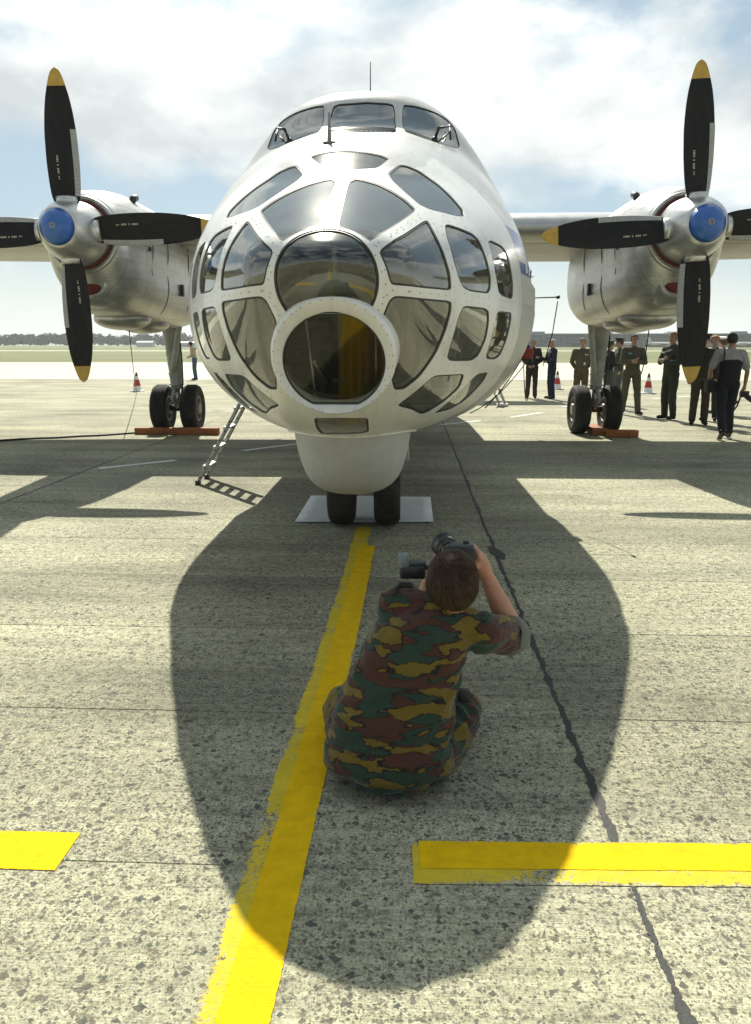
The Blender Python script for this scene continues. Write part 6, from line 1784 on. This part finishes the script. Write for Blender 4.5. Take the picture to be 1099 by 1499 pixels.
# hair: scalp cap and strands lying down the back of the head
hb = MB(); hb.ball((0, 0, 0), (.091, .110, .112), 40, 28); kf = []
for f in hb.f:
    c = sum((Vector(hb.v[i]) for i in f), Vector()) / len(f)
    if c.y > .035 and c.z < .05: continue
    if c.z < -.104 or (c.z < -.03 and c.y > -.02): continue
    kf.append(f)
hv = [head + Vector((v[0], v[1] - .012, v[2] + .004)) for v in hb.v]
M_HAIR, n, l, b = new_mat('brown_hair')
tc = n.new('ShaderNodeTexCoord'); nz = nnode(n, 'ShaderNodeTexNoise', Scale=90.0, Detail=3); l.new(tc.outputs['Object'], nz.inputs['Vector'])
r = ramp(n, [(.3, (.024, .013, .007)), (.7, (.11, .06, .03))]); l.new(nz.outputs['Fac'], r.inputs['Fac']); l.new(r.outputs['Color'], b.inputs['Base Color']); b.inputs['Roughness'].default_value = .42
sc_ = mk('scalp_hair', hv, kf, M_HAIR, ph)
rr = random.Random(21); S = MB(); crown = Vector((-.012, -.035, .104))
for i in range(5200):
    while True:
        d = Vector((rr.gauss(0, 1), rr.gauss(0, 1), rr.gauss(0, 1))).normalized()
        p = Vector((d.x * .091, d.y * .110, d.z * .112))
        if p.y > .045 and p.z < .045: continue
        if p.z < -.102 or (p.z < -.03 and p.y > -.01): continue
        break
    nn = Vector((d.x / .086, d.y / .106, d.z / .108)).normalized()
    t = (p - crown); t = t - nn * t.dot(nn); t = t.normalized() if t.length > 1e-4 else nn.orthogonal().normalized()
    sw = nn.cross(t)
    cl_ = noise.noise(p * 26) * .9
    t = (t + sw * (cl_ + rr.gauss(0, .22))).normalized(); t.z -= .25 * (1 if p.z < .06 else .2)
    L = rr.uniform(.022, .042) * (1.0 if p.z > -.04 else .6); lift = rr.uniform(.1, .42)
    o0 = head + Vector((0, -.012, .004))
    pts_ = [o0 + p * .985, o0 + p + t * L * .5 + nn * L * lift * .5, o0 + p + t * L + nn * L * lift * .40]
    S.tube(pts_, [.0011, .0010, .0003], 3, cap=False)
so = S.obj('hair_strands', M_HAIR, ph, True); so['kind'] = 'stuff'
# dark strap over the left shoulder and a small pouch at the right hip
MB().tube([A_(575, 868, 2.62), A_(585, 857, 2.70), A_(600, 858, 2.74), A_(612, 868, 2.80)], .016, 8, flat=.4).obj('camera_strap', M_DARK, ph, True)
MB().bevbox(A_(679, 1018, 2.86), (.05, .05, .05), .01).obj('belt_pouch', M_DARK, ph, auto=40)

# his camera with a side flash, held up before the face
kc = empty('camera', cam_c + base); tag(kc, 'black camera with a big lens and side flash held up by the seated photographer', 'camera')
M_CAMB = simple('camera_black', (.018, .019, .02), .42, var=.2, scale=40); M_CAMG = simple('camera_grey_top', (.055, .062, .07), .4, var=.15, scale=30); M_FLASH = simple('flash_window', (.16, .20, .22), .3, var=.1)
MB().bevbox((0, .01, -.01), (.135, .072, .10), .014).obj('camera_body', M_CAMB, kc, auto=50)
MB().bevbox((.005, .01, .042), (.11, .055, .022), .008).obj('top_plate', M_CAMG, kc, auto=50)
for x in (-.045, .03): MB().lathe([(.013, .052), (.013, .062), (.010, .064)], 16, 'z', (x, .01, 0)).obj('dial', M_CAMB, kc, True, 40)
ld = Vector((-.16, .97, .02)).normalized(); l0 = Vector((-.035, .04, .01))
ln_ = MB().tube([l0, l0 + ld * .03, l0 + ld * .032, l0 + ld * .07, l0 + ld * .072, l0 + ld * .085], [.040, .040, .044, .044, .047, .049], 28); ln_.obj('lens', M_CAMB, kc, True, 35)
for d_ in (.035, .05, .062): MB().tube([l0 + ld * d_, l0 + ld * (d_ + .008)], .0462, 28).obj('lens_ring', M_CAMG, kc, True, 35)
hd_ = MB().tube([l0 + ld * .085, l0 + ld * .105], [.05, .054], 28, cap=False).obj('lens_hood', M_CAMB, kc, True); hd_.modifiers.new('t', 'SOLIDIFY').thickness = .003
mk_ = MB()
lu = Vector((0, 0, 1)); lu = (lu - ld * lu.dot(ld)).normalized(); ls = ld.cross(lu)
for i, (a0, d_, w_) in enumerate(((.5, .05, .006), (.35, .05, .004), (.2, .05, .007), (.45, .065, .004), (.3, .065, .006))):
    q = l0 + ld * d_ + (lu * math.cos(a0) + ls * math.sin(a0)) * .0475; mk_.ball(q, (.004, w_, .002), 6, 4)
mo_ = mk_.obj('lens_marks', simple('lens_white', (.6, .6, .6), .5), kc, True); mo_['kind'] = 'stuff'
fc = A_(604, 836, 2.86) - cam_c
MB().bevbox(fc, (.105, .055, .055), .010).obj('flash_body', M_CAMB, kc, auto=50)
MB().bevbox(fc + Vector((.01, .005, .034)), (.085, .045, .016), .005).obj('flash_panel', M_CAMG, kc, auto=50)
fh = MB().bevbox(fc + Vector((-.036, .0, .045)), (.040, .055, .055), .008, Matrix.Rotation(-.2, 3, 'Y')).obj('flash_head', M_FLASH, kc, auto=50)
MB().bevbox((fc + Vector((0, 0, 0))) * .5 + Vector((.005, .02, -.02)), (.09, .02, .018), .004).obj('flash_bracket', M_CAMG, kc, auto=50)
